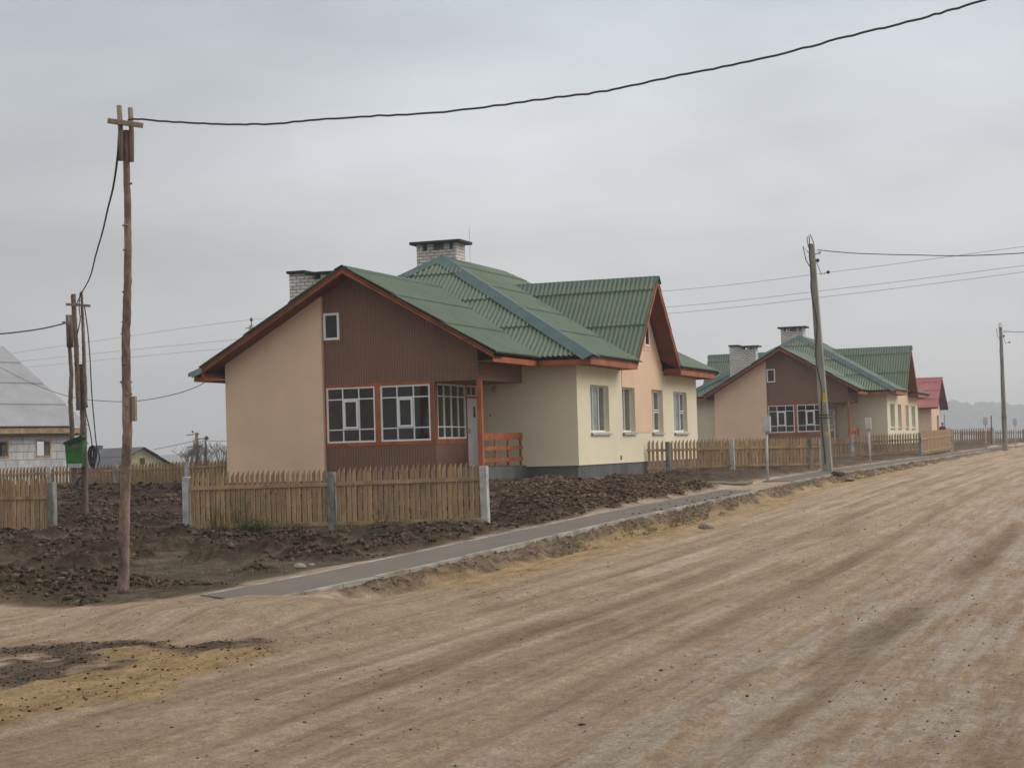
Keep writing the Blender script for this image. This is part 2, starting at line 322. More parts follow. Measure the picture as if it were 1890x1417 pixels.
# ------------------------------------------------------------------ terrain
def interp(x, xs, ys): return np.interp(x, xs, ys)
PY = [-60, -36, -30, -27, -21.5, -14.5, -4.9, 0, 8, 19, 45, 69, 100, 160, 400]
PZ = [-1.12, -1.1, -1.07, -1.04, -.94, -.81, -.67, -.585, -.51, -.46, -.375, -.28, -.15, -.02, 0]
RZ = [-1.3, -1.24, -1.22, -1.2, -1.14, -1.04, -.86, -.78, -.68, -.6, -.47, -.36, -.22, -.06, -.02]
CTRL = np.array([  # yard control heights  x, y, z
 (4.6,-29.5,-1.08),(3.57,-28.95,-1.07),(0,-29,-1.1),(-6,-28,-1.1),(4.6,-24,-1.03),(0,-22,-1.05),(-8,-22,-1.0),(4.6,-16,-.86),
 (3.3,-16.1,-.98),(.12,-16.1,-1.0),(-3,-16.1,-.96),(-6.1,-16.1,-.96),(-7.4,-16.1,-.94),(-12,-16,-.9),(-6.4,-14.5,-.93),
 (4.6,-10,-.68),(2,-10,-.55),(-2,-9,-.62),(0,-5,-.46),(-5,-6,-.5),(-9,-5,-.5),(0,0,-.45),(-5,0,-.45),(-11,2,-.47),(0,6.8,-.42),(0,14,-.42),
 (2,0,-.5),(4.6,0,-.56),(4.6,8,-.48),(2,9,-.42),(4.7,12,-.45),(-16,0,-.42),(-12,-8,-.65),(-19,6.5,-.58),(-22,5.5,-.55),(-15.4,7.8,-.58),
 (-30,0,-.5),(-30,30,-.3),(-10,30,-.35),(0,30,-.36),(4.6,30,-.42),(1.5,40,-.38),(4.4,39.8,-.4),(1,54,-.24),(-10,54,-.24),(1,68,-.2),
 (-10,85,-.05),(4.6,74,-.2),(0,85,-.02),(4.2,85,-.04),(-10,110,0),(0,110,0),(5,110,-.1),(0,150,0),(-60,60,-.1),(-60,120,0),(-100,0,-.4),(0,300,0),(-200,200,0),(-200,-50,-.5),(-20,-40,-1.15),(-60,-50,-1),(0,-40,-1.2)])
def smooth(e0, e1, x):
    t = np.clip((x-e0)/(e1-e0), 0, 1); return t*t*(3-2*t)
def yard(x, y):
    num = np.zeros_like(x); den = np.zeros_like(x)
    for cx, cy, cz in CTRL:
        wgt = 1/((x-cx)**2+(y-cy)**2+.6)**1.6; num += wgt*cz; den += wgt
    return num/den
def base_z(x, y):
    x = np.asarray(x, float); y = np.asarray(y, float)
    zp = interp(y, PY, PZ); zr = interp(y, PY, RZ)
    z = yard(x, y)
    z = z+(zp-z)*smooth(4.2, 4.9, x)*(y > -31)
    junction = smooth(-28.6, -29.9, y)                       # the side track runs into the road here
    bank = smooth(6.02, 6.42, x)
    rut = -.035*np.exp(-((x-6.5)/.25)**2)
    zroad = zr+.03*smooth(6.4, 7.4, x)+.05*np.exp(-((x-11)/3.5)**2)
    zz = z+(zroad+rut*(1-junction)-z)*bank
    side = zr+.0*x
    zj = np.where(x < 6.4, yard(x, y)*(1-smooth(2, 6, x))+side*smooth(2, 6, x), zz)
    zz = zz*(1-junction)+zj*junction
    ramp_ = smooth(1, .35, np.hypot((x-5.6)/2.3, (y+30.4)/2.1)); zz = zz+(np.maximum(zz, zp+.022)-zz)*ramp_
    isl = smooth(.9, .2, np.hypot((x-6.1)/1.35, (y+34.2)/1.5)); zz = zz+.07*isl
    return zz
def gz(x, y): return float(base_z(np.array([x]), np.array([y]))[0])
def hsh(ix, iy, s):
    h = (ix.astype(np.int64)*374761393+iy.astype(np.int64)*668265263+s*974711) & 0xffffffff
    h = ((h ^ (h >> 13))*1274126177) & 0xffffffff
    return ((h ^ (h >> 16)) & 0xffff)/65535.0
def vnoise(x, y, s=0):
    ix = np.floor(x); iy = np.floor(y); fx = x-ix; fy = y-iy; fx = fx*fx*(3-2*fx); fy = fy*fy*(3-2*fy)
    a = hsh(ix, iy, s); b = hsh(ix+1, iy, s); c = hsh(ix, iy+1, s); d = hsh(ix+1, iy+1, s)
    return (a*(1-fx)+b*fx)*(1-fy)+(c*(1-fx)+d*fx)*fy
def fbm(x, y, o=4, s=0, g=.5):
    t = 0; a = 1; n = 0
    for i in range(o): t = t+a*vnoise(x*2**i, y*2**i, s+i); n += a; a *= g
    return t/n
def masks(x, y):
    wx = x+.35*(fbm(x*1.3, y*1.3, 3, 5)-.5)*2; wy = y+.9*(fbm(x*.9+9, y*.9, 3, 8)-.5)*2
    wf = x+.22*(fbm(x*3, y*1.2, 4, 15)-.5)*2
    mud = smooth(4.75, 4.35, wx)*smooth(-30.7, -29.6, wy+.22*(x-3.5)*(x < 3.5)*0)
    near_path = smooth(3.2, 4.8, wx)*smooth(-31, -26, wy)
    pale = near_path*.75
    pale = np.maximum(pale, .6*smooth(.55, .7, fbm(x*.5+3, y*.3, 4, 41))*(y > -3))
    pale = np.maximum(pale, .8*smooth(-17.3, -16.6, wy)*smooth(-14.6, -15.6, wy)*smooth(-6, -5, x)*smooth(-2.6, -3.4, x))
    K = smooth(.46, .58, fbm(x*.75+3, y*1.0, 4, 31, .6)+.10*smooth(2, -6, x)-.05*(y < -21)*(x > 0))
    pale = np.maximum(pale, (1-K)*.9*(y < -3)); pale = np.maximum(pale, (1-K)*.5)
    bank = smooth(5.98, 6.04, x)*smooth(6.42, 6.22, wf)*smooth(-29.0, -28.2, wy)
    sand = smooth(6.15, 6.35, wf)*smooth(7.8, 7.15, wf+.35*smooth(-12, 0, y))*smooth(-28.6, -26.6, wy)*smooth(40, 20, y)*(.75+.25*smooth(.35, .55, fbm(x*1.5, y*.4, 3, 17)))
    sand = np.maximum(sand, .8*smooth(6.2, 6.5, wf)*smooth(7.9, 7.0, wf)*smooth(-25.5, -24, wy)*smooth(-13, -17, wy))
    gapd = smooth(-4.6, -3.8, wy)*smooth(.8, 0, wy)*(x > 4.6)*(x < 6.5)
    isl = smooth(1.15, .8, np.hypot((wx-6.0)/1.35, (wy+34.3)/1.5))
    isl = np.maximum(isl, smooth(1.1, .7, np.hypot((wx-7.2)/.55, (wy+33.2)/.5)))
    s2 = smooth(1.15, .85, np.hypot((wx-7.55)/.62, (wy+36.0)/2.9))*smooth(.4, .9, np.hypot((wx-5.8)/1.3, (wy+34.2)/1.4))
    s2 = np.maximum(s2, smooth(1.1, .8, np.hypot((wx-6.9)/.6, (wy+33.9)/.7))*.9)
    sand = np.maximum(sand, s2); mud = np.maximum(mud, isl*.8*(1-s2)*smooth(.38, .55, fbm(x*2.5, y*2.5, 4, 19, .6)))
    grass = smooth(.5, .68, fbm(x*1.1, y*1.1, 4, 61))*mud*.7*((y < -15.6)+0.0)
    grass = grass*(y > -31)*.8
    grass = np.maximum(grass, .55*smooth(.42, .6, fbm(x*2.2, y*2.2, 4, 63))*smooth(4.9, 4.2, x)*smooth(1.8, 3.0, x)*smooth(-30.4, -29.6, y)*smooth(-23, -26, y)*.8)
    pile = smooth(.2, .7, x)*smooth(4.75, 4.2, wx)*smooth(-15.5, -13, wy)*smooth(-3.2, -4.6, wy)
    return mud, sand, grass, pale, bank, pile
def graded(a, b, dense0, dense1, st, growth=1.09, mx=60):
    c = list(np.arange(dense0, dense1, st)); s = st; p = c[-1]
    while p < b: s = min(s*growth, mx); p += s; c.append(p)
    s = st; p = c[0]; lo = []
    while p > a: s = min(s*growth, mx); p -= s; lo.append(p)
    return np.array(lo[::-1]+c)
xs = graded(-2300, 2300, -7, 15.5, .065, 1.07); ys0 = graded(-300, -14, -40.5, -14, .075, 1.12)
ys1 = [-14.0]; st = .08
while ys1[-1] < 2750: st = min(st*1.012 if ys1[-1] < 20 else st*1.06, 60); ys1.append(ys1[-1]+st)
ys = np.array(list(ys0[ys0 < -14.04])+ys1)
X, Y = np.meshgrid(xs, ys); Xf = X.ravel(); Yf = Y.ravel()
Z = base_z(Xf, Yf); mud, sand, grass, pale, bank, pile = masks(Xf, Yf)
near = smooth(120, 60, np.hypot(Xf-10, Yf+40))
rough = fbm(Xf*1.6, Yf*1.6, 6, 3, .62)-.5; lumps = np.abs(fbm(Xf*3.1+7, Yf*3.1, 5, 21, .6)-.5)*2
wline = np.abs(Yf-(-3.3+(Xf-.5)*.5))
padm = np.maximum(smooth(1.1, .6, Xf)*smooth(-2.2, -1.2, Yf)*(Xf > -13)*(Yf < 16), smooth(.9, .55, wline)*(Xf > -.2)*(Xf < 5))
padm = np.maximum(padm, smooth(-1.2, -1.7, Xf)*smooth(-5, -4, Yf)*(Xf > -13)*(Yf < 16))
pile = pile*(1-padm)
hf = (1-np.abs(fbm(Xf*5.5, Yf*5.5, 4, 83, .65)-.5)*2.6)
mz = mud*((1-pale)*(.06+rough*.30+(.5-lumps)*.16+(hf-.4)*.13)+pale*rough*.06)*(1-.7*smooth(-22.5, -26, Yf)*smooth(2, 3.5, Xf))
fl = 1-.8*smooth(1.7, .5, np.abs(Yf+16.4))*(Xf > -9.5)
mz = mz*fl; Z = Z+mz*near*(1-padm)
Z = Z+pile*(.13*fbm(Xf*1.1, Yf*.9, 4, 77)+.17*(fbm(Xf*4, Yf*4, 6, 78, .7)-.4))
lane = fbm(Xf*3.2, Yf*.07, 4, 13, .62)-.5
roadm = smooth(6.4, 7.2, Xf)+(1-smooth(6.4, 7.2, Xf))*smooth(-29.3, -30.2, Yf)
Z = Z+roadm*(lane*.075+(fbm(Xf*6, Yf*.09, 3, 14, .6)-.5)*.022+(fbm(Xf*5, Yf*5, 4, 33, .6)-.5)*.018)*near
Z = Z-.02*smooth(6.0, 6.03, Xf)*smooth(6.25, 6.08, Xf)*(Yf > -28.5)*(Yf < 60)
Z = Z+bank*(fbm(Xf*5, Yf*2.0, 5, 44, .66)-.5)*.22+sand*(fbm(Xf*5, Yf*3, 5, 55, .65)-.5)*.11
wv0 = .12*(fbm(Xf*.0+1, Yf*.12, 3, 95)-.5)*2
for bx_, bw_ in ((12.95, .30), (11.35, .2), (9.55, .22), (8.3, .18), (14.6, .22)):
    d_ = np.abs(Xf-bx_-wv0-.25*np.sin(Yf*.045+bx_)); Z = Z-.022*smooth(bw_*1.1, 0, d_)+.014*smooth(bw_*.7, 0, np.abs(d_-bw_*1.3))
Z = Z-.10*smooth(4.95, 5.04, Xf)*smooth(6.06, 6.0, Xf)*(((Yf > -29.6)&(Yf < -4.9))|((Yf > .7)&(Yf < 77)))
me = bpy.data.meshes.new('ground'); nx, ny = len(xs), len(ys)
me.vertices.add(nx*ny); co = np.empty((nx*ny, 3), np.float32); co[:, 0] = Xf; co[:, 1] = Yf; co[:, 2] = Z
me.vertices.foreach_set('co', co.ravel())
i = np.arange((nx-1)*(ny-1)); r_ = i//(nx-1); c_ = i % (nx-1); v0 = r_*nx+c_
quads = np.stack([v0, v0+1, v0+nx+1, v0+nx], 1).astype(np.int32)
me.loops.add(quads.size); me.loops.foreach_set('vertex_index', quads.ravel())
me.polygons.add(len(quads)); me.polygons.foreach_set('loop_start', (np.arange(len(quads))*4).astype(np.int32)); me.polygons.foreach_set('loop_total', np.full(len(quads), 4, np.int32))
me.update(); me.validate(); me.shade_smooth()
def attr(name, a, b, c):
    at = me.attributes.new(name, 'FLOAT_COLOR', 'POINT'); arr = np.stack([a, b, c, np.ones_like(a)], 1).astype(np.float32); at.data.foreach_set('color', arr.ravel())
farfield = smooth(90, 160, np.hypot(Xf-10, Yf+40))*smooth(16, 19, np.abs(Xf-10))
attr('soil', mud, sand, grass); attr('soil2', pale, np.maximum(bank, 0), pile)
attr('soil3', roadm, farfield, smooth(11.2, 12.6, Xf+.5*(fbm(Xf*.8, Yf*.12, 3, 91)-.5)*3))
wv = .12*(fbm(Xf*.0+1, Yf*.12, 3, 95)-.5)*2
bandm = np.zeros_like(Xf)
for bx_, bw_, bs_ in ((12.95, .30, .9), (11.35, .20, .55), (9.55, .22, .6), (8.3, .18, .5), (14.6, .22, .5), (10.3, .12, .35)):
    d_ = np.abs(Xf-bx_-wv-.25*np.sin(Yf*.045+bx_)); bandm = np.maximum(bandm, bs_*smooth(bw_, bw_*.35, d_)*smooth(.3, .55, fbm(Xf*1.2, Yf*.22, 4, int(bx_*10))))
attr('soil4', bandm, bandm*0, bandm*0)
ground = bpy.data.objects.new('ground', me); C.objects.link(ground); tag(ground, kind='structure')
def groundmat():
    m = bpy.data.materials.new('soil and sandy road'); m.use_nodes = True; n = m.node_tree.nodes; l = m.node_tree.links; b = n['Principled BSDF']
    b.inputs['Roughness'].default_value = .95; b.inputs['Specular IOR Level'].default_value = .12
    t = n.new('ShaderNodeTexCoord')
    def A(name):
        a = n.new('ShaderNodeAttribute'); a.attribute_name = name; s = n.new('ShaderNodeSeparateColor'); l.new(a.outputs['Color'], s.inputs[0]); return s.outputs
    s1, s2, s3 = A('soil'), A('soil2'), A('soil3')
    def noise(sc, det=6, ro=.6, stretch=(1, 1, 1), rot=0):
        mpn = n.new('ShaderNodeMapping'); mpn.inputs['Scale'].default_value = stretch; mpn.inputs['Rotation'].default_value = (0, 0, rot); l.new(t.outputs['Object'], mpn.inputs[0])
        q = n.new('ShaderNodeTexNoise'); q.inputs['Scale'].default_value = sc; q.inputs['Detail'].default_value = det; q.inputs['Roughness'].default_value = ro; l.new(mpn.outputs[0], q.inputs['Vector']); return q.outputs[0]
    def rampc(src, stops):
        r = n.new('ShaderNodeValToRGB'); l.new(src, r.inputs[0]); e = r.color_ramp.elements
        e[0].position = stops[0][0]; e[0].color = (*stops[0][1], 1); e[1].position = stops[-1][0]; e[1].color = (*stops[-1][1], 1)
        for p, c in stops[1:-1]: k = e.new(p); k.color = (*c, 1)
        return r.outputs[0]
    def mix(f, a, b_):
        x = n.new('ShaderNodeMix'); x.data_type = 'RGBA'; l.new(f, x.inputs[0])
        l.new(a, x.inputs[6]); l.new(b_, x.inputs[7]); return x.outputs[2]
    def mul(a, b_):
        x = n.new('ShaderNodeMath'); x.operation = 'MULTIPLY'; l.new(a, x.inputs[0])
        if isinstance(b_, (int, float)): x.inputs[1].default_value = b_
        else: l.new(b_, x.inputs[1])
        return x.outputs[0]
    road = rampc(noise(1.0, 7, .66, (3.4, .13, 1), .02), [(.30, (.285, .205, .134)), (.42, (.375, .274, .184)), (.54, (.44, .334, .232)), (.68, (.48, .385, .285))])
    road_b = rampc(noise(1.0, 8, .7, (.9, .5, 1), .02), [(.36, (.87, .84, .80)), (.5, (1, 1, 1)), (.66, (1.06, 1.06, 1.08))])
    vv = n.new('ShaderNodeVectorMath'); vv.operation = 'MULTIPLY'; l.new(road, vv.inputs[0]); l.new(road_b, vv.inputs[1]); road = vv.outputs[0]
    road2 = rampc(noise(1.5, 9, .7, (2.4, .30, 1), .04), [(.38, (.345, .245, .160)), (.48, (.41, .305, .208)), (.53, (.44, .36, .28)), (.75, (.48, .405, .32))])
    road = mix(s3[2], road, road2)
    fine = rampc(noise(46, 6, .8), [(.36, (.62, .60, .58)), (.5, (1, 1, 1)), (.64, (1.28, 1.28, 1.28))])
    streak = rampc(noise(1.0, 8, .75, (9, .16, 1), .02), [(.36, (.84, .82, .80)), (.5, (1, 1, 1)), (.64, (1.1, 1.1, 1.1))])
    grain = rampc(noise(13, 6, .75, (1, .6, 1)), [(.38, (.84, .83, .82)), (.5, (1, 1, 1)), (.64, (1.1, 1.1, 1.1))])
    mid = rampc(noise(4.5, 6, .7, (1, .8, 1)), [(.3, (.84, .83, .82)), (.6, (1.05, 1.05, 1.05))])
    dsc = rampc(noise(2.6, 8, .78, (1, 1.8, 1)), [(.60, (1, 1, 1)), (.66, (.82, .8, .78)), (.72, (.62, .6, .58))])
    mudc = rampc(noise(2.6, 9, .72), [(.32, (.030, .020, .014)), (.44, (.070, .046, .030)), (.55, (.125, .086, .056)), (.68, (.22, .162, .108))])
    palec = rampc(noise(3.1, 8, .7), [(.34, (.10, .076, .050)), (.5, (.185, .145, .098)), (.66, (.28, .225, .158))])
    sandc = rampc(noise(2.4, 8, .7, (1, .6, 1)), [(.34, (.25, .16, .078)), (.45, (.36, .245, .120)), (.56, (.43, .305, .160)), (.70, (.36, .27, .17))])
    bankc = rampc(noise(4.5, 8, .72), [(.36, (.085, .058, .037)), (.5, (.18, .13, .084)), (.64, (.30, .22, .145))])
    pilec = rampc(noise(6.5, 9, .75), [(.36, (.045, .029, .019)), (.5, (.115, .074, .046)), (.60, (.19, .13, .082)), (.72, (.30, .225, .15))])
    grassc = rampc(noise(9, 6, .7), [(.35, (.075, .068, .036)), (.6, (.155, .14, .078))])
    farc = rampc(noise(.05, 6, .6), [(.3, (.09, .085, .05)), (.6, (.13, .12, .075))])
    s4 = A('soil4'); wet = rampc(noise(3, 7, .7, (1, .3, 1)), [(.35, (.19, .135, .082)), (.6, (.27, .195, .122))]); road = mix(s4[0], road, wet)
    c = mix(s1[1], road, sandc)
    c = mix(s2[1], c, bankc)
    c = mix(s1[0], c, mudc); pm = mul(s2[0], s1[0]); c = mix(pm, c, palec)
    c = mix(s2[2], c, pilec); c = mix(s1[2], c, grassc); c = mix(s3[1], c, farc)
    for q in (fine, mid, dsc, streak, grain):
        v = n.new('ShaderNodeVectorMath'); v.operation = 'MULTIPLY'; l.new(c, v.inputs[0]); l.new(q, v.inputs[1]); c = v.outputs[0]
    l.new(c, b.inputs['Base Color'])
    bp = n.new('ShaderNodeBump'); bp.inputs['Strength'].default_value = 1; bp.inputs['Distance'].default_value = .03
    l.new(noise(30, 6, .8), bp.inputs['Height'])
    bp2 = n.new('ShaderNodeBump'); bp2.inputs['Strength'].default_value = 1; bp2.inputs['Distance'].default_value = .075
    ad = n.new('ShaderNodeMath'); ad.operation = 'MULTIPLY_ADD'; l.new(s1[0], ad.inputs[0]); ad.inputs[1].default_value = 1.6; ad.inputs[2].default_value = .5; l.new(mul(noise(6.5, 7, .76), ad.outputs[0]), bp2.inputs['Height']); l.new(bp.outputs[0], bp2.inputs['Normal']); l.new(bp2.outputs[0], b.inputs['Normal'])
    return m
me.materials.append(groundmat())

# footpath, kerbs
def strip(name, x0, x1, ya, yb, m, z0=0, tilt=0, th=.09, st=.4, skew=0, wob=0):
    mb = MB(); k = int(abs(yb-ya)/st)+1; vs = []
    for i in range(k+1):
        y = ya+(yb-ya)*i/k; z = float(interp(y, PY, PZ))+z0; j = random.uniform(-wob, wob)
        sk = skew*(1-min(1, i/6)) if skew else 0
        vs += [(x0, y, z+tilt+j), (x1, y-sk, z+j), (x1, y-sk, z-th+j), (x0, y, z+tilt-th+j)]
    fs = []
    for i in range(k):
        a = i*4; fs += [(a+q, a+4+q, a+4+(q+1) % 4, a+(q+1) % 4) for q in range(4)]
    fs += [(0, 1, 2, 3), (4*k+3, 4*k+2, 4*k+1, 4*k)]
    mb.add(vs, fs); o = mb.build(name, m, smooth=False, bevel=0); bm = bmesh.new(); bm.from_mesh(o.data); bmesh.ops.recalc_face_normals(bm, faces=bm.faces); bm.to_mesh(o.data); bm.free(); tag(o, kind='structure'); return o
strip('path', 5.09, 5.93, -29.8, -4.7, asph, .01, .03, skew=.38)
strip('path', 5.03, 5.92, .4, 78, asph, .01, .02)
def kerbs(x0, x1, ya, yb, z0, tilt=0):
    mb = MB(); y = ya
    while y < yb-.3:
        e = min(y+.985, yb); za = float(interp(y, PY, PZ))+z0+random.uniform(-.006, .006); zb = float(interp(e, PY, PZ))+z0+random.uniform(-.006, .006); dx = random.uniform(-.006, .006)
        mb.prism([(x0+dx, y, za), (x1+dx, y, za), (x1+dx, e, zb), (x0+dx, e, zb)], (0, 0, -.16)); y += 1.0
    o = mb.build('kerb', kerbm); tag(o, kind='structure')
kerbs(5.03, 5.09, -29.75, -9.5, .044); kerbs(5.93, 6.0, -30.12, -4.8, .016)
kerbs(4.975, 5.03, 3.5, 40, .035); kerbs(5.92, 6.0, -.2, 60, .026)
# short walkway from the house to the footpath
mb = MB(); vs = []
for k in range(13):
    x = .5+k*.375; y = -3.3+(x-.5)*.5; z = max(gz(x, y-.45), gz(x, y+.45))+.03; vs += [(x, y-.45, z), (x, y+.4, z+.02)]
mb.add(vs, [(2*k, 2*k+2, 2*k+3, 2*k+1) for k in range(12)])
wk = mb.build('walkway', asph); tag(wk, kind='structure'); sm = wk.modifiers.new('s', 'SOLIDIFY'); sm.thickness = .035; sm.offset = -1

# ------------------------------------------------------------------ houses
def frame_grid(mb, P, u0, u1, z0, z1, us=(), zs=(), fr=.045, mu=.03, dep=.05):
    """white frame; P(u,z,d)"""
    def bx(a, b, c, d, e=0.0, f=dep):
        mb.prism([P(a, c, e), P(b, c, e), P(b, d, e), P(a, d, e)], Vector(P(a, c, f))-Vector(P(a, c, e)))
    bx(u0, u1, z0, z0+fr); bx(u0, u1, z1-fr, z1); bx(u0, u0+fr, z0+fr, z1-fr); bx(u1-fr, u1, z0+fr, z1-fr)
    zz = [z0+fr]+[q for z in zs for q in (z-mu/2, z+mu/2)]+[z1-fr]
    for u in us:
        for k in range(0, len(zz), 2): bx(u-mu/2, u+mu/2, zz[k], zz[k+1], .004, dep-.004)
    for z in zs: bx(u0+fr, u1-fr, z-mu/2, z+mu/2, .002, dep-.002)
def window(parent, P, u0, u1, z0, z1, us=(), zs=(), sash=None, sill=False, name='window', extra=None, **kw):
    mb = MB(); frame_grid(mb, P, u0, u1, z0, z1, us, zs, **kw)
    if sash:
        a, b, c, d = sash
        frame_grid(mb, lambda u, z, q: P(u, z, q-.022), a, b, c, d, fr=.055, dep=.05)
    for q in (extra or []): frame_grid(mb, lambda u, z, t: P(u, z, t-.012), *q, fr=.03, dep=.04)
    o = mb.build(name, white, parent)
    g = MB().prism([P(u0+.03, z0+.03, .03), P(u1-.03, z0+.03, .03), P(u1-.03, z1-.03, .03), P(u0+.03, z1-.03, .03)], Vector(P(0, 0, .034))-Vector(P(0, 0, .03)))
    g.build('pane', glass, o)
    if sill:
        s = MB(); a = Vector(P(u0-.04, z0-.005, -.16)); 
        s.prism([P(u0-.05, z0-.055, -.19), P(u1+.05, z0-.055, -.19), P(u1+.05, z0-.01, .0), P(u0-.05, z0-.01, .0)], (0, 0, .012))
        s.prism([P(u0-.05, z0-.095, -.19), P(u1+.05, z0-.095, -.19), P(u1+.05, z0-.056, -.19), P(u0-.05, z0-.056, -.19)], Vector(P(0, 0, .008))-Vector(P(0, 0, 0)))
        s.build('sill', metalg, o)
    return o
def chimney(h, x0, x1, y0, y1, zb, zt, caps, holes_x):
    mb = MB(); zh = zt-.20
    mb.box(x0, x1, y0, y1, zb, zh)
    # brick piers between the smoke openings
    edges = [x0]+[q for a in holes_x for q in a]+[x1]
    for k in range(0, len(edges), 2): mb.box(edges[k], edges[k+1], y0, y1, zh, zt)
    for a, b in holes_x[1::2]: mb.box(a, b, (y0+y1)/2-.05, (y0+y1)/2+.05, zh, zt)
    c = mb.build('chimney', whitebrick, h)
    for q in caps: MB().box(*q).build('chimney_cap', capdark, c, bevel=.01)
    return c
W, LN = 11.08, 13.74; OV = .6; EZ = 3.0; RX = -W/2; RZM = 6.49; RY0, RY1 = 4.06, LN-4.06
DY, DZ, DHW = LN/2-.1, 5.71, 2.58
WX, WZ, WE, WW, WF = -5.146, 5.454, -.92, -9.445, -4.10
def make_house():
    h = empty('green_roofed_house')
    PE = lambda u, z, d: (-d, u, z)                # east wall plane x=0
    PS = lambda u, z, d: (u, d, z)                 # south-facing planes
    # plinth + apron + porch base
    mb = MB(); mb.box(-W+.16, -.03, .03, LN-.03, -1.1, -.012); mb.box(-8.96, -1.72, -3.42, .02, -1.1, -.014); mb.build('plinth', found, h)
    MB().box(-2.8, -1.56, -3.5, .026, -1.1, .045).build('porch_base', mat('porch render', (.11, .115, .11), .85, .2, 1.5, bump=.3, bscale=40, fine=.1), h)
    mb = MB(); mb.box(-.03, .75, -.9, LN, -.9, -.385); mb.box(-1.55, -.031, -.9, .02, -.9, -.385); mb.build('apron', mat('pale apron screed', (.34, .30, .23), .95, .2, 2, bump=.3, bscale=50, fine=.1), h)
    # main walls
    mb = MB()
    wins = [(1.24, 3.06, 'a'), (4.46, 5.79, 'b'), (7.79, 9.12, 'c'), (10.58, 12.35, 'd')]
    wall_holes(mb, PE, 0, LN, 0, 2.9, [(a, b, .93, 2.27) for a, b, k in wins], .35)
    wall_holes(mb, PS, -W+.431, -.351, 0, 2.9, [(-5.9, -3.2, .02, 2.3)], .30)
    wall_holes(mb, lambda u, z, d: (u, LN-d, z), -W+.431, -.351, 0, 2.9, [], .3)
    wall_holes(mb, lambda u, z, d: (-W+.13+d, u, z), 0, LN, 0, 2.9, [], .3)
    mb.build('wall', cream, h)
    mb = MB()
    wall_holes(mb, lambda u, z, d: (.014-d, u, z), 4.44, 9.16, .91, 2.9, [(4.44, 5.795, .925, 2.275), (7.785, 9.125, .925, 2.275)], .02)
    gy = lambda z: DHW*(DZ-.16-z)/(DZ-EZ)
    mb.prism([(.014, 4.44, 2.9), (.014, 9.16, 2.9), (.014, 9.16, 3.08), (.014, DY+gy(3.12), 3.12), (.014, DY, DZ-.16), (.014, DY-gy(3.12), 3.12), (.014, 4.44, 3.08)], (-.3, 0, 0))
    mb.box(.0, .014, 7.785, 9.125, .912, .925)
    gp = mb.build('gable_wall', peach, h); tag(gp, 'peach gable wall section between cream walls')
    wg = MB().prism([(-W-.014, 4.44, 2.9), (-W-.014, 9.16, 2.9), (-W-.014, DY+gy(3.12), 3.12), (-W-.014, DY, DZ-.16), (-W-.014, DY-gy(3.12), 3.12)], (.3, 0, 0)).build('gable_wall', peach, h)
    # rooms seen through the glass
    mb = MB(); mb.box(-5.0, -4.9, .4, LN-.4, 0, 2.7); mb.box(-5, -.36, .32, .4, 0, 2.7); mb.box(-5, -.36, LN-.4, LN-.32, 0, 2.7)
    for y in (3.7, 6.75, 9.8): mb.box(-5, -.36, y, y+.1, 0, 2.7)
    mb.box(-5, -.36, .3, LN-.3, 2.7, 2.75); mb.box(-5, -.36, .3, LN-.3, -.01, 0.01); mb.build('interior_wall', interwall, h)
    P12 = lambda u, z, d: (-.12-d, u, z)
    window(h, P12, 1.24, 3.06, .93, 2.27, us=(1.84, 2.42), sill=True)
    window(h, P12, 4.46, 5.79, .93, 2.27, us=(5.1,), sill=True)
    window(h, P12, 7.79, 9.12, .93, 2.27, us=(8.4,), extra=[(8.42, 9.08, .97, 1.58), (8.42, 9.08, 1.62, 2.23)], sill=True)
    window(h, P12, 10.58, 12.35, .93, 2.27, us=(11.2, 11.78), extra=[(11.8, 12.31, .97, 1.58), (11.8, 12.31, 1.62, 2.23)], sill=True)
    for a, b in ((1.24, 3.06), (4.46, 5.79), (7.79, 9.12), (10.58, 12.35)):
        vs = []; k = 60
        for i in range(k+1):
            u = a+.02+(b-a-.04)*i/k; o_ = .018*math.sin(i*1.9)+.01*math.sin(i*.7)
            vs += [(-.30+o_, u, .95), (-.30+o_, u, 2.25)]
        MB().add(vs, [(2*i, 2*i+2, 2*i+3, 2*i+1) for i in range(k)]).build('curtain', mat('net curtain', (.62, .62, .62), .9, .25, 1.5), h, smooth=True)
    # attic window and louvre of the east gable
    PG = lambda u, z, d: (.05-d, u, z)
    MB().box(.0145, .03, 7.0, 7.72, 3.5, 4.5).build('window_surround', peach, h)
    mb = MB(); frame_grid(mb, PG, 7.08, 7.62, 3.62, 4.38, fr=.07, dep=.034); f = mb.build('attic_window', white, h)
    MB().box(.031, .036, 7.13, 7.57, 3.67, 4.33).build('pane', mat('dark attic glass', (.03, .024, .022), .12, .3, 2, spec=.3), f)
    mb = MB()
    for k in range(4): mb.prism([(.02, 7.05, 4.56+k*.075), (.05, 7.05, 4.545+k*.075), (.05, 7.4-.04*k, 4.545+k*.075), (.02, 7.4-.04*k, 4.56+k*.075)], (0, 0, .03))
    mb.build('louvre', peach, h)
    PA = lambda u, z, d: (u, -3.5+d, z)
    MB().box(-6.045, -5.47, -3.475, -3.458, 3.48, 4.36).build('window_surround', siding, h)
    mb = MB(); frame_grid(mb, PA, -6.02, -5.55, 3.58, 4.31, fr=.065, dep=.024); f = mb.build('attic_window', white, h)
    MB().box(-5.96, -5.61, -3.484, -3.4765, 3.64, 4.25).build('pane', mat('dark attic glass', (.03, .024, .022), .12, .3, 2, spec=.3), f)
    # ---- wing in front
    def rz(x): return (WZ-(x-WX)*.581 if x > WX else WZ-(WX-x)*.585)-.15
    mb = MB()
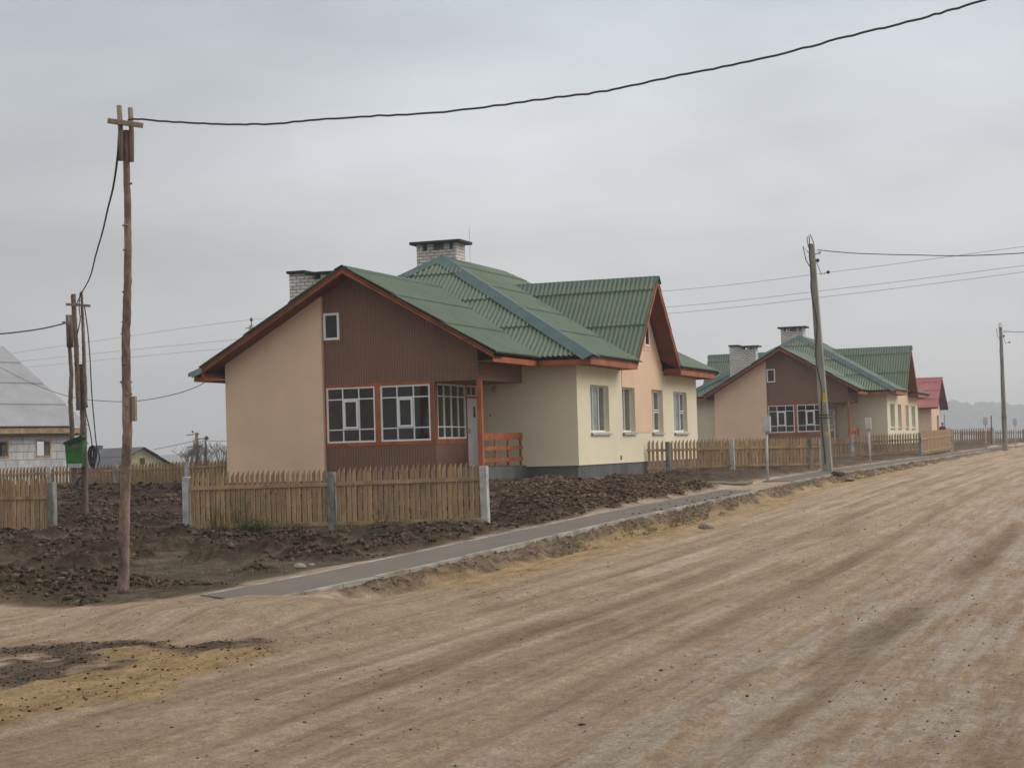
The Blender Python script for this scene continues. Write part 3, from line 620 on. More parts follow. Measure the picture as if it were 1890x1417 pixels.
    mb.prism([(-9.0, -3.58, -.2), (-6.05, -3.58, -.2), (-6.05, -3.58, rz(-6.05)), (-9.0, -3.58, rz(-9.0))], (0, .3, 0))
    mb.box(-9.0, -8.7, -3.279, .0, 0, 3.0); wgw = mb.build('wing_wall', peach, h); tag(wgw, 'peach plaster end wall left of the veranda')
    mb = MB(); y = -3.457
    mb.prism([(-6.049, y, 2.34), (-1.6, y, 2.34), (-1.6, y, rz(-1.6)), (WX, y, rz(WX)), (-6.049, y, rz(-6.05))], (0, .06, 0))
    mb.prism([(-1.6, -3.396, 2.34), (-1.6, 0, 2.34), (-1.6, 0, rz(-1.6)), (-1.6, -3.396, rz(-1.6))], (-.06, 0, 0))
    mb.box(-6.049, -2.84, y, y+.06, .0, .72); mb.box(-2.90, -2.84, y+.061, -1.16, 0, .72)
    mb.box(-2.9, -2.84, y-.02, y+.06, .72, 2.34); mb.box(-6.049, -1.66, -3.39, -.0, 2.342, 2.38)
    mb.build('siding', siding, h)
    mb = MB(); mb.box(-6.049, -2.902, y-.012, y+.02, .70, .80); mb.box(-6.049, -2.902, y-.012, y+.02, 2.29, 2.36)
    mb.box(-6.049, -6.0, y-.012, y+.02, .80, 2.29); mb.box(-4.57, -4.41, y-.012, y+.02, .80, 2.29); mb.box(-2.975, -2.902, y-.012, y+.02, .80, 2.29)
    # east side trim of the veranda
    mb.box(-2.86, -2.828, -3.43, -1.16, .70, .83); mb.box(-2.86, -2.828, -3.43, -.1, 2.3, 2.34); mb.box(-2.86, -2.828, -3.43, -3.3, .83, 2.3)
    mb.box(-2.86, -2.828, -1.24, -1.13, .0, 2.3); mb.box(-2.86, -2.828, -.36, -.02, .0, 2.3); mb.box(-2.86, -2.829, -1.13, -.36, 1.95, 2.0)
    mb.box(-6.0, -6.02, -3.39, -.1, .0, 2.34)
    tr = mb.build('trim', orange, h)
    PV = lambda u, z, d: (u, y+.0+d, z); PVE = lambda u, z, d: (-2.835-d, u, z)
    window(h, PV, -6.0, -4.57, .80, 2.29, us=(-5.52, -5.045), zs=(1.15, 1.965), sash=(-5.5, -5.065, 1.17, 1.945))
    window(h, PV, -4.41, -2.975, .80, 2.29, us=(-3.93, -3.455), zs=(1.15, 1.965), sash=(-3.91, -3.475, 1.17, 1.945))
    window(h, PVE, -3.3, -1.24, .83, 2.3, us=(-2.79, -2.27, -1.76), zs=(1.15, 1.965))
    window(h, PVE, -1.13, -.36, 2.0, 2.3, us=(-.745,), fr=.035)
    d = MB().box(-2.875, -2.835, -1.13, -.36, .05, 1.95).build('door', doorm, h)
    MB().box(-2.836, -2.83, -.66, -.52, 1.42, 1.72).build('pane', mat('dark attic glass', (.035, .028, .026), .12), d); mb = MB(); mb.box(-2.835, -2.80, -1.06, -1.03, .98, 1.12); mb.box(-2.80, -2.785, -1.08, -.97, 1.03, 1.055); mb.build('door_handle', metalg, d)
    mb = MB(); mb.box(-6.0, -2.9, -3.39, -.0, .0, .03); mb.box(-6.0, -2.9, -.06, -.02, .03, 2.34); mb.build('veranda_interior', interiorm, h)
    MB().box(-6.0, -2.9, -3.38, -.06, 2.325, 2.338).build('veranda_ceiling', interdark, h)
    p = MB().box(-1.66, -1.53, -3.46, -3.33, .045, 2.34).build('post', orange, h, bevel=.006)
    mb = MB()
    for z0, z1, x in ((.76, .95, 0), (.49, .59, 0), (.17, .28, 0)): mb.box(-1.585, -1.55, -3.33, -.24, z0, z1)
    for yy in (-2.33, -1.33, -.32): mb.box(-1.63, -1.586, yy, yy+.08, .05, .9)
    mb.build('railing', orange, h)
    lamp = MB().blob((-2.39, -.07, 2.2), .10, 2, 0, (1, .55, 1)).build('wall_lamp', mat('frosted lamp', (.42, .42, .40), .3, .1), h, smooth=True)
    MB().box(-2.44, -2.34, -.02, .0, 2.13, 2.27).build('lamp_base', metalg, lamp)
    MB().blob((-2.58, -.01, 1.47), .03, 1, 0).build('cable_outlet', cablem, h)
    mb = MB()
    for yy in (4.1, 9.9): MB().box(.0, .03, yy, yy+.05, .1, .22).build('plinth_vent', mat('vent brown', (.12, .07, .04)), h)
    # ---- roof planes (eave edge first)
    e0, e1 = OV, -W-OV; s0, s1 = -OV, LN+OV
    dl, dr = DY-DHW, DY+DHW; dvx = OV-(DZ-EZ)/((RZM-EZ)/(W/2+OV))
    def mz(x): return EZ+(OV-x)*(RZM-EZ)/(W/2+OV)
    ridge_pt = lambda y, x: (x, y, mz(x) if x >= RX else mz(2*RX-x))
    # east face is split at the dormer valleys
    south_side = [(e0, s0, EZ), (e0, dl, EZ), (dvx, DY, DZ), (RX, DY, RZM), (RX, RY0, RZM)]
    north_side = [(e0, s1, EZ), (e0, dr, EZ), (dvx, DY, DZ), (RX, DY, RZM), (RX, RY1, RZM)]
    mir = lambda P: [(2*RX-x, y, z) for x, y, z in P]
    hipS = [(e1, s0, EZ), (e0, s0, EZ), (RX, RY0, RZM)]; hipN = [(e1, s1, EZ), (e0, s1, EZ), (RX, RY1, RZM)]
    dS = [(dvx, DY, DZ), (e0, DY, DZ), (e0, dl, EZ)]; dN = [(dvx, DY, DZ), (e0, DY, DZ), (e0, dr, EZ)]
    vy = s0+(WZ-EZ)/((RZM-EZ)/(RY0+OV)); wr = [(WE, WF, EZ), (WE, s0, EZ), (WX, vy, WZ), (WX, WF, WZ)]
    wl = [(WW, WF, 2.94), (WW, s0, 2.94), (WX, vy, WZ), (WX, WF, WZ)]
    def convex_clip(P):   # the two valley polygons are L-shaped at the ridge: cut them into convex parts
        a, b, c, d, e = P; return [[a, b, c, e], [c, d, e]]
    polys = [hipS, hipN, dS[::-1], dN, wr, wl] + [mir(dS)[::-1], mir(dN)]
    for P in (south_side, north_side, mir(south_side), mir(north_side)):
        polys += [P]
    fixed = []
    for P in polys:
        zs_ = [p[2] for p in P]
        fixed.append(P)
    # dormer faces have their eave at a single point: give the helper a level first edge
    mb = MB()
    for P in fixed:
        if P in (dS[::-1],) or len(P) == 3 and abs(P[0][2]-P[1][2]) > 1e-6:
            P = sorted(P, key=lambda p: -p[2]); P = [P[0], P[1], P[2]]
            sheets_top(mb, P)
        else: sheets(mb, P)
    rf = mb.build('roof', greenroof, h); sm = rf.modifiers.new('thickness', 'SOLIDIFY'); sm.thickness = .012; sm.offset = -1
    # decks under the sheets
    mb = MB()
    for P in (hipS, hipN, dS, dN, wr, wl, south_side, north_side, mir(dS), mir(dN), mir(south_side), mir(north_side)):
        Q = [Vector(p)-Vector((0, 0, .02)) for p in P]
        if len(Q) == 5: mb.prism([Q[0], Q[1], Q[2], Q[4]], (0, 0, -.07)); mb.prism([Q[2], Q[3], Q[4]], (0, 0, -.07))
        else: mb.prism(Q, (0, 0, -.07))
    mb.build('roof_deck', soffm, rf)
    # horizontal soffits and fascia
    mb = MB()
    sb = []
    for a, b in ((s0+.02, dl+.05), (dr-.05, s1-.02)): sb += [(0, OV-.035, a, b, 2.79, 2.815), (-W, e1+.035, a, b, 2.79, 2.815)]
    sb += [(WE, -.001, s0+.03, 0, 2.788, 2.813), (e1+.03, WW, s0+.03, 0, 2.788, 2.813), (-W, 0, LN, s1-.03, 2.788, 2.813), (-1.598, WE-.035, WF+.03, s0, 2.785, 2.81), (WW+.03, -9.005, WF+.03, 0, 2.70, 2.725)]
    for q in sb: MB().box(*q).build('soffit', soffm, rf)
    mb = MB(); fz0, fz1 = 2.765, 2.975
    for a, b in ((s0, dl-.02), (dr+.02, s1)):
        mb.box(OV-.03, OV, a, b, fz0, fz1); mb.box(e1, e1+.03, a, b, fz0, fz1)
    mb.box(.016, OV-.031, dl-.045, dl-.02, fz0, fz1); mb.box(.016, OV-.031, dr+.02, dr+.045, fz0, fz1)
    mb.box(WE+.03, OV-.031, s0, s0+.03, fz0+.004, fz1); mb.box(e1+.031, WW, s0, s0+.03, fz0, fz1); mb.box(e1+.031, OV-.031, s1-.03, s1, fz0, fz1)
    mb.box(WE-.03, WE, WF+.03, s0+.3, fz0, fz1); mb.box(WW, WW+.03, WF+.03, s0, 2.72, 2.915)
    # barge boards
    for (x0, z0), (x1, z1) in (((WE, EZ), (WX, WZ)), ((WW, 2.94), (WX, WZ))):
        mb.prism([(x0, WF, z0-.115), (x1, WF, z1-.135), (x1, WF, z1-.01), (x0, WF, z0-.01)], (0, .03, 0))
    for X in (OV, e1):
        sgn = -.03 if X == OV else .03
        for yb in (dl, dr):
            mb.prism([(X, yb, EZ-.16), (X, DY, DZ-.22), (X, DY, DZ-.01), (X, yb, EZ-.01)], (sgn, 0, 0))
    mb.build('fascia', orange, rf)
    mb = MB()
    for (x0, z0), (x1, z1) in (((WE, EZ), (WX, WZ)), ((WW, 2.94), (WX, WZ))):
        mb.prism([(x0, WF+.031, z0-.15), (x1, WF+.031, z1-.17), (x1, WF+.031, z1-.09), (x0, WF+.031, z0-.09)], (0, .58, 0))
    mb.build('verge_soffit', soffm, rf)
    # ridge, hip and valley metal
    def nrm(P):
        a, b, c = Vector(P[0]), Vector(P[1]), Vector(P[2]); n = (b-a).cross(c-a); return n if n.z > 0 else -n
    nE, nWt, nS, nN = nrm(south_side), nrm(mir(south_side)), nrm(hipS), nrm(hipN); ndS, ndN = nrm(dS), nrm(dN)
    mb = MB(); up_ = Vector((0, 0, 0))
    capstrip(mb, (e0+.1, s0-.1, EZ-.04), (RX, RY0, RZM), nE, nS, .33); capstrip(mb, (e1-.1, s0-.1, EZ-.04), (RX, RY0, RZM), nWt, nS, .33)
    capstrip(mb, (e0+.1, s1+.1, EZ-.04), (RX, RY1, RZM), nE, nN, .33); capstrip(mb, (e1-.1, s1+.1, EZ-.04), (RX, RY1, RZM), nWt, nN, .33)
    capstrip(mb, (RX, RY0-.05, RZM), (RX, RY1+.05, RZM), nE, nWt, .2); capstrip(mb, (WX, WF-.03, WZ), (WX, vy, WZ), nrm(wr), nrm(wl), .24)
    capstrip(mb, (dvx-.15, DY, DZ), (e0+.06, DY, DZ), ndS, ndN, .33); capstrip(mb, (2*RX-dvx+.15, DY, DZ), (e1-.06, DY, DZ), nrm(mir(dS)), nrm(mir(dN)), .33)
    mb.build('ridge_cap', teal, rf)
    mb = MB()
    for a, b in (((WE, s0, EZ), (WX, vy, WZ)), ((e0, dl, EZ), (dvx, DY, DZ)), ((e0, dr, EZ), (dvx, DY, DZ)), ((WW, s0, 2.94), (WX, vy, WZ))):
        a, b = Vector(a), Vector(b); dd = (a-b).normalized(); mb.beam(a+dd*.12+Vector((0, 0, .035)), b+Vector((0, 0, .035)), .22, .012)
    mb.build('valley_flashing', teal, rf)
    chimney(h, -6.86, -5.5, 5.2, 5.95, 5.2, 7.07, [(-7.03, -5.3, 5.0, 6.12, 7.07, 7.16)], [(-6.66, -6.50), (-6.30, -5.92), (-5.74-.0, -5.62)])
    chimney(h, -8.92, -7.4, .3, 1.0, 3.2, 5.86, [(-8.97, -8.36, .2, 1.1, 5.87, 5.95), (-8.33, -7.2, .12, 1.2, 5.80, 5.87)], [(-8.12, -7.9), (-7.72, -7.58)])
    MB().tube([(-5.35, 6.0, 6.4), (-5.35, 6.0, 7.62)], .007, 5).build('lightning_rod', metalg, h)
    return h
def sheets_top(mb, P):
    """triangle with its level edge on top and its lowest corner on the eave"""
    P = [Vector(p) for p in P]; a, b, c = P         # a, b top edge, c lowest point
    u = (b-a).normalized(); n = (b-a).cross(c-a).normalized()
    if n.z < 0: n = -n
    v = n.cross(u)
    if v.z < 0: v = -v
    dv = (c-a).dot(v); o = a+v*dv; w_ = (b-a).length
    tmp = MB(); sheets(tmp, [o, o+u*w_, b, a])
    bm = bmesh.new(); vs = [bm.verts.new(x) for x in tmp.v]
    for f in tmp.f: bm.faces.new([vs[i] for i in f])
    cen = (a+b+c)/3
    for p, q in ((a, c), (b, c)):
        e = (q-p).normalized(); s = e.cross(n).normalized()
        if s.dot(cen-p) > 0: s = -s
        bmesh.ops.bisect_plane(bm, geom=bm.verts[:]+bm.edges[:]+bm.faces[:], plane_co=p, plane_no=s, clear_outer=True)
    bm.verts.index_update(); mb.add([x.co.copy() for x in bm.verts], [tuple(x.index for x in f.verts) for f in bm.faces]); bm.free()
h1 = make_house()
tag(h1, 'large nearest cream and peach house with green corrugated roof and brown veranda gable', 'house', 'green roofed houses along the street')
h2 = copy_tree(h1); h2.location = (.99, 53.93, .227)
h2['label'] = 'farther green roofed house standing behind the concrete pole, smaller in the distance'

def at(px, py, d):      # a point of the place on the sight line through a photo pixel, d metres away
    return CP+(fw+R_*((px-945)/FPX)-U_*((py-708.5)/FPX))*d
def on_y(px, py, y):
    r = fw+R_*((px-945)/FPX)-U_*((py-708.5)/FPX); return CP+r*((y-CP.y)/r.y)

# house with the red roof
def red_house():
    h = empty('red_roofed_house', (0, 0, 0)); tag(h, 'small distant house with red corrugated roof and peach walls beyond the green roofed ones', 'house')
    xw, ys_, yn, ym = -3.0, 109.6, 116.4, 113.0; ez, rz_ = 3.15, 5.75
    mb = MB(); wall_holes(mb, lambda u, z, d: (xw-d, u, z), ys_, yn, .25, ez, [(113.6, 115.2, .95, 2.45)], .3)
    mb.prism([(xw, ys_, ez), (xw, yn, ez), (xw, yn-.1, ez+.05), (xw, ym, rz_-.1), (xw, ys_+.1, ez+.05)], (-.3, 0, 0))
    mb.box(-15, xw-.301, ys_, ys_+.3, .25, ez); mb.box(-15, xw-.301, yn-.3, yn, .25, ez); mb.box(-15, -14.7, ys_+.301, yn-.301, .25, ez)
    mb.build('wall', peach, h); MB().box(-14.95, xw-.05, ys_+.05, yn-.05, -.6, .25).build('plinth', found, h)
    window(h, lambda u, z, d: (xw-.1-d, u, z), 113.6, 115.2, .95, 2.45, us=(114.4,))
    mb = MB(); A = [(-2.35, ys_-.7, ez-.05), (-15.6, ys_-.7, ez-.05), (-15.6, ym, rz_), (-2.35, ym, rz_)]; B = [(-2.35, yn+.7, ez-.05), (-15.6, yn+.7, ez-.05), (-15.6, ym, rz_), (-2.35, ym, rz_)]
    sheets(mb, A, row=1.4, lam=.2, seg=4); sheets(mb, B, row=1.4, lam=.2, seg=4); r = mb.build('roof', redroof, h, smooth=True)
    mb = MB(); mb.prism([Vector(p)-Vector((0, 0, .03)) for p in A], (0, 0, -.1)); mb.prism([Vector(p)-Vector((0, 0, .03)) for p in B], (0, 0, -.1)); mb.build('roof_deck', soffm, r)
    mb = MB(); capstrip(mb, (-2.3, ym, rz_), (-15.6, ym, rz_), (0, -1, 1.5), (0, 1, 1.5), .2); mb.build('ridge_cap', redroof, r)
    MB().box(-2.62, -2.58, yn-.55, yn-.51, .2, 2.6).build('downpipe', capdark, h)
    return h
red_house()

# unfinished block house on the left
def block_house():
    c = Vector((-28.25, 18.0, 0)); az = math.radians(12); h = empty('block_house', c, 0); tag(h, 'unfinished grey block house with pale corrugated roof at the left edge', 'house')
    h.rotation_euler = (0, 0, math.pi/2-az)          # local +x runs along the front wall towards the corner, +y back
    mb = MB(); wins_ = []
    # local frame: corner at origin, wall runs to -x
    for px0, px1 in ((-6, 14), (68, 92)):
        us_ = []
        for px in (px0, px1):
            r = at(px, 825, 1)-CP; d = Vector((math.sin(az), math.cos(az), 0)); # CP+t r = c + s d
            den = r.x*d.y-r.y*d.x; sdist = ((CP.x-c.x)*r.y-(CP.y-c.y)*r.x)/(d.x*r.y-d.y*r.x); us_.append(sdist)
        wins_.append((us_[0], us_[1], .82, 1.42))
    wall_holes(mb, lambda u, z, d: (u, d, z), -16, 0, -.8, 1.98, wins_, .35)
    wall_holes(mb, lambda u, z, d: (-d, u, z), .351, 9, -.8, 1.98, [(.8, 2.6, .5, 1.6)], .35); mb.box(-16, 0, 9, 9.3, -.8, 1.98); mb.prism([(-.01, 0, 1.98), (-.01, 9.3, 1.98), (-.01, 4.65, 5.0)], (-.3, 0, 0)); mb.build('wall', blockm, h)
    for a, b, q, t in wins_:
        m2 = MB(); m2.box(a, b, -.012, .06, q-.08, q+.01); m2.box(a, b, -.012, .06, t-.01, t+.07); m2.box(a-.07, a+.01, -.012, .06, q-.08, t+.07); m2.box(b-.01, b+.07, -.012, .06, q-.08, t+.07)
        m2.build('window_frame', fencel, h)
    sl = .72
    A = [(-16.5, -.45, 2.02), (.45, -.45, 2.02), (.45, 4.65, 2.02+5.1*sl), (-16.5, 4.65, 2.02+5.1*sl)]; B = [(-16.5, 9.75, 2.02), (.45, 9.75, 2.02), (.45, 4.65, 2.02+5.1*sl), (-16.5, 4.65, 2.02+5.1*sl)]
    mb = MB(); sheets(mb, A, lam=.15, amp=.024, row=1.65); sheets(mb, B, lam=.15, amp=.024, row=1.65); r = mb.build('roof', greyroof, h, smooth=True)
    mb = MB(); mb.box(-16.5, .42, -.44, -.40, 1.74, 1.96); mb.box(-.1, .35, -.3, -.2, 1.62, 1.74); mb.build('fascia', fencel, r)
    mb = MB(); mb.prism([(.40, -.42, 1.76), (.40, 4.65, 1.76+5.08*sl), (.40, 4.65, 1.98+5.08*sl), (.40, -.42, 1.98)], (-.03, 0, 0)); mb.prism([(.40, 9.7, 1.8), (.40, 4.651, 1.76+5.08*sl), (.40, 4.651, 1.98+5.08*sl), (.40, 9.7, 1.98)], (-.03, 0, 0)); mb.build('bargeboard', mat('rusty red board', (.22, .07, .045), .8), r)
block_house()
# dark roofed cottage beyond the rear fence
def cottage():
    p = Vector((-54.3, 66.1, 0)); h = empty('cottage', p, math.radians(-28)); tag(h, 'low distant cottage with dark slate roof and pale yellow gable behind the picket fence', 'house')
    mb = MB(); mb.box(-7, 0, -2.2, 2.2, -.9, .15); mb.prism([(0, -2.2, .15), (0, 2.2, .15), (0, 0, 1.35)], (-.2, 0, 0)); mb.build('wall', mat('pale yellow render', (.42, .38, .22), .9), h)
    m2 = MB(); A = [(-7.3, -2.6, .02), (.35, -2.6, .02), (.35, 0, 1.47), (-7.3, 0, 1.47)]; B = [(-7.3, 2.6, .02), (.35, 2.6, .02), (.35, 0, 1.47), (-7.3, 0, 1.47)]
    sheets(m2, A, lam=.2, seg=4); sheets(m2, B, lam=.2, seg=4); m2.build('roof', darkroof, h, smooth=True)
    MB().box(-.0, .03, -.18, .2, .25, .7).build('attic_window', interdark, h); MB().box(-6.4, -6.0, -.2, .2, 1.3, 1.75).build('chimney', found, h)
    MB().tube([(-4.0, 1.5, .6), (-4.0, 1.5, 2.5)], .018, 5).build('antenna', wirem, h)
cottage()

# ------------------------------------------------------------------ picket fences
def fence(name, label, pts, tops, group=None, m=fencem, ml=fencel, pitch_=.107, wid=.076, gap_posts=(), first_post=True, last_post=True, pw=.14, over=.08, rails=(.23, .99), grounds=None, side=-1, open_spans=()):
    """pts: ground plan (x,y) of the posts; tops: height of each post top"""
    h = empty(name, (pts[0][0], pts[0][1], gz(*pts[0]))); tag(h, label, 'fence', group)
    org = Vector(h.location)
    for i, (x, y) in enumerate(pts):
        if (i == 0 and not first_post) or (i == len(pts)-1 and not last_post): continue
        lean = (random.uniform(-.012, .012), random.uniform(-.012, .012)); g = gz(x, y)-.3
        mb = MB(); q = pw/2; mb.prism([Vector((x-q, y-q, g))-org, Vector((x+q, y-q, g))-org, Vector((x+q, y+q, g))-org, Vector((x-q, y+q, g))-org], (lean[0], lean[1], tops[i]-g))
        mb.build('post', concd if i % 2 == 1 else conc, h, bevel=.012)
    for i in range(len(pts)-1):
        if i in open_spans: continue
        a, b = Vector((*pts[i], 0)), Vector((*pts[i+1], 0)); d = b-a; Lh = d.length; d.normalize(); nrm_ = Vector((d.y, -d.x, 0))*1
        if nrm_.y > 0 and abs(nrm_.y) > .3: nrm_ = -nrm_
        za, zb = tops[i], tops[i+1]; mb = MB(); k0 = pw/2+.02; n = int((Lh-2*k0)/pitch_)
        st = (Lh-2*k0)/max(n, 1)
        for k in range(n):
            s = k0+k*st+random.uniform(-.006, .006); t = s/Lh; zt = za+(zb-za)*t+over+random.uniform(-.012, .012); p = a+d*s; q = a+d*(s+wid)
            zbm = max(zt-over-1.09, gz(p.x, p.y)+.02)+random.uniform(-.01, .01); lx = random.uniform(-.008, .008)
            P = [Vector((p.x, p.y, zbm)), Vector((q.x, q.y, zbm)), Vector((q.x, q.y, zt))+d*lx, Vector((p.x, p.y, zt-.11))+d*lx]
            mb.prism([v-org for v in P], -nrm_*.018)
        mb.build('picket_panel', m, h)
        mb = MB()
        for rr in rails:
            z0, z1 = za-rr-.035, zb-rr-.035; A_ = a+d*(pw/2-.03)+nrm_*.002; B_ = b-d*(pw/2-.03)+nrm_*.002
            P = [Vector((A_.x, A_.y, z0)), Vector((B_.x, B_.y, z1)), Vector((B_.x, B_.y, z1+.075)), Vector((A_.x, A_.y, z0+.075))]
            mb.prism([v-org for v in P], nrm_*.03)
        mb.build('rail', ml, h)
    return h
FG = 'picket fences with concrete posts'
fence('picket_fence', 'two panel picket fence with three concrete posts before the veranda of the nearest house', [(-3.03, -16.09), (.14, -16.09), (3.27, -16.09)], [.13, .15, .19], FG)
fence('picket_fence', 'picket fence panel at the left edge ending in a lone concrete post', [(-9.3, -16.09), (-6.14, -16.09)], [.08, .09], FG, rails=(.30, 1.0), over=.13)
rp = [(-26.0, 4.0), (-23.4, 4.95), (-21.1, 5.77), (-18.93, 6.55), (-16.6, 7.4), (-14.2, 8.25)]
fence('picket_fence', 'long rear picket fence behind the dark soil and the leaning wooden poles', rp, [.33, .33, .35, .37, .41, .43], FG, m=fencedark, rails=(.2, .8), over=.04, pitch_=.115, wid=.08)
p1b = []
for px, py in ((1192, 875), (1234, 873), (1353, 871), (1495, 866), (1517, 865)):
    a, b = Vector((.05, 6.75, 0)), Vector((4.75, 10.9, 0)); r = at(px, py, 1)-CP; d = b-a
    s_ = ((CP.x-a.x)*r.y-(CP.y-a.y)*r.x)/(d.x*r.y-d.y*r.x); p1b.append((a.x+d.x*s_, a.y+d.y*s_))
def ztop(px, py, p):
    r = at(px, py, 1)-CP; t = (p[0]-CP.x)/r.x if abs(r.x) > abs(r.y) else (p[1]-CP.y)/r.y; return CP.z+r.z*t
fence('picket_fence', 'picket fence running from the side wall of the nearest house to the concrete utility pole', p1b, [ztop(px, py, p) for (px, py), p in zip(((1190, 815), (1230, 815), (1350, 811), (1493, 809), (1516, 808)), p1b)], FG, first_post=False, over=.05, rails=(.27, .83), pitch_=.125, wid=.085)
f2 = [(1.5-3.0, 39.4), (1.2, 39.9), (4.45, 40.2), (4.6, 51.5)]
f2 = [(-6.2, 38.6), (-2.6, 39.2), tuple(on_y(1574.5, 845, 39.8)[:2]), tuple(on_y(1699, 843, 40.2)[:2]), (4.75, 51.0)]
fence('picket_fence', 'picket fence around the front corner of the farther green roofed house', f2, [ztop(1500, 806, f2[0]) if 0 else .62, .66, on_y(1572, 804, 39.8).z, on_y(1697, 798, 40.2).z, .93], FG, over=.03, rails=(.33, .95), pitch_=.125, wid=.09)
f3 = [tuple(on_y(1746, 820, 85)[:2]), tuple(on_y(1834, 818, 85)[:2])]
fence('picket_fence', 'distant picket fence panel with sky between its pickets, behind the metal meter post', [(f3[0][0]-6, 85), (f3[0][0]-.4, 85), f3[1]], [.95, 1.0, 1.1], FG, m=fencedark, over=.06, pitch_=.16, wid=.085)
f4 = [tuple(on_y(1838, 815, 118)[:2]), tuple(on_y(1889, 816, 118)[:2])]
fence('picket_fence', 'farthest picket fence beside the distant second concrete pole', [(f4[0][0]-3, 118), f4[1], (f4[1][0]+.3, 135)], [1.0, 1.0, 1.05], FG, m=fencedark, over=.06, pitch_=.19, wid=.09)

# ------------------------------------------------------------------ poles
def knotty(pts, r0, r1, n=26, seg=12, knots=14, wob=.012):
    """tapered stripped trunk through pts (bottom to top) with knots"""
    pts = [Vector(p) for p in pts]; cum = [0]
    for a, b in zip(pts, pts[1:]): cum.append(cum[-1]+(b-a).length)
    P, Rr = [], []
    for i in range(n*3):
        s = cum[-1]*i/(n*3-1); k = min(max(j for j in range(len(cum)) if cum[j] <= s+1e-9), len(pts)-2); t = (s-cum[k])/(cum[k+1]-cum[k])
        p = pts[k].lerp(pts[k+1], t); P.append(p+Vector((random.uniform(-wob, wob), random.uniform(-wob, wob), 0))*.35); f = s/cum[-1]; Rr.append((r0+(r1-r0)*f)*(1+random.uniform(-.03, .03)))
    mb = MB(); mb.tube(P, Rr, seg, jit=.035)
    for _ in range(knots):
        i = random.randint(2, n*3-3); a = random.uniform(0, 6.283); o = Vector((math.cos(a), math.sin(a), .25)); mb.tube([P[i]+o*Rr[i]*.6, P[i]+o*(Rr[i]+random.uniform(.012, .04))], [.018, .010], 6)
    return mb
PG = 'makeshift wooden cable poles'
def halflog(mb, a, b, w_, t):
    a, b = Vector(a), Vector(b); mb.tube([a, a.lerp(b, .5)+Vector((.01, 0, 0)), b], w_/2, 7, jit=.06)
D1 = 21.0
h = empty('wooden_pole', at(228, 1090, D1)); tag(h, 'tallest nearest wooden pole beside the footpath end, stripped trunk with crossbar on top', 'pole', PG)
O = Vector(h.location)
base = [at(228, 1096, D1), at(229, 1000, D1), at(231, 900, D1), at(235.5, 800, D1), at(233.5, 710, D1), at(232, 630, D1), at(236, 520, D1), at(236, 400, D1), at(233.5, 300, D1), at(232.5, 241, D1)]
knotty([p-O for p in base], .069, .037, knots=26).build('trunk', barkm, h, smooth=True)
mb = MB(); halflog(mb, at(223, 297, D1-.05)-O, at(220, 195, D1-.05)-O, .062, .05); mb.build('splint', rawwood, h, smooth=True)
mb = MB(); halflog(mb, at(243, 299, D1-.02)-O, at(240.5, 199, D1-.02)-O, .06, .05); mb.build('splint', rawwood, h, smooth=True)
MB().beam(at(199, 223, D1-.12)-O, at(264, 232, D1-.12)-O, .05, .058).build('crossbar', rawwood, h, bevel=.006)
MB().beam(at(248, 777, D1-.02)-O, at(247.5, 731, D1-.02)-O, .05, .05).build('wooden_block', rawwood, h, bevel=.004)
DA = 39.6
h = empty('wooden_pole', at(156, 975, DA)); tag(h, 'wooden pole holding the green metal box and coiled black cable', 'pole', PG); O = Vector(h.location)
knotty([p-O for p in [at(157, 980, DA), at(156, 870, DA), at(153, 760, DA), at(149, 672, DA)]], .085, .06, knots=10).build('trunk', barkd, h, smooth=True)
knotty([p-O for p in [at(145, 757, DA-.12), at(141, 650, DA-.12), at(135, 543, DA-.12)]], .052, .056, knots=4).build('splint', barkd, h, smooth=True)
knotty([p-O for p in [at(157.5, 752, DA-.05), at(155, 650, DA-.05), at(150.5, 538, DA-.05)]], .055, .028, knots=4).build('splint', barkm, h, smooth=True)
MB().beam(at(122, 561.5, DA-.25)-O, at(167, 564.5, DA-.25)-O, .06, .055).build('crossbar', rawwood, h, bevel=.006)
PC = Vector(at(138, 900, 55)); DC = 55
h = empty('wooden_pole', PC); tag(h, 'farther crooked wooden pole just left of the pole with the green box', 'pole', PG); O = PC
knotty([p-O for p in [at(138.5, 912, DC), at(136, 850, DC), at(133, 790, DC), at(130, 742, DC), at(132, 690, DC), at(128.5, 640, DC), at(127, 600, DC)]], .09, .055, knots=8).build('trunk', barkd, h, smooth=True)
for px in (124, 130.5):
    m2 = MB(); m2.tube([at(px+2, 641, DC-.1)-O, at(px, 581, DC-.1)-O], .05, 7, jit=.06); m2.build('splint', barkd, h, smooth=True)
MB().beam(at(115, 596, DC-.25)-O, at(134, 594, DC-.25)-O, .07, .08).build('crossbar', rawwood, h)
# green electric box on the pole
DB = DA-.30
h = empty('electric_box', at(134, 835, DB)); tag(h, 'green enamel electric box with sloping lid hung on the wooden pole', 'box'); O = Vector(h.location)
quad = [at(119, 818, DB), at(152, 812, DB), at(152, 862, DB), at(123, 863, DB)]
MB().prism([p-O for p in quad], fw*.26).build('body', greenbox, h, bevel=.012)
lid = [at(116.5, 821, DB-.06), at(117, 816, DB-.06), at(150, 803, DB-.06), at(153, 807, DB-.06), at(152, 813, DB-.06)]
MB().prism([p-O for p in lid], fw*.36).build('lid', mat('dark green lid', (.008, .05, .014), .5), h)
MB().prism([p-O for p in [at(130, 815.5, DB-.006), at(150, 812, DB-.006), at(150, 826, DB-.006), at(131, 825, DB-.006)]], fw*.005).build('grimy_patch', grimem, h)
MB().prism([p-O for p in [at(124.5, 856, DB-.006), at(151, 855, DB-.006), at(151, 862.5, DB-.006), at(126, 863, DB-.006)]], fw*.005).build('bottom_flange', metalg, h)
mb = MB()
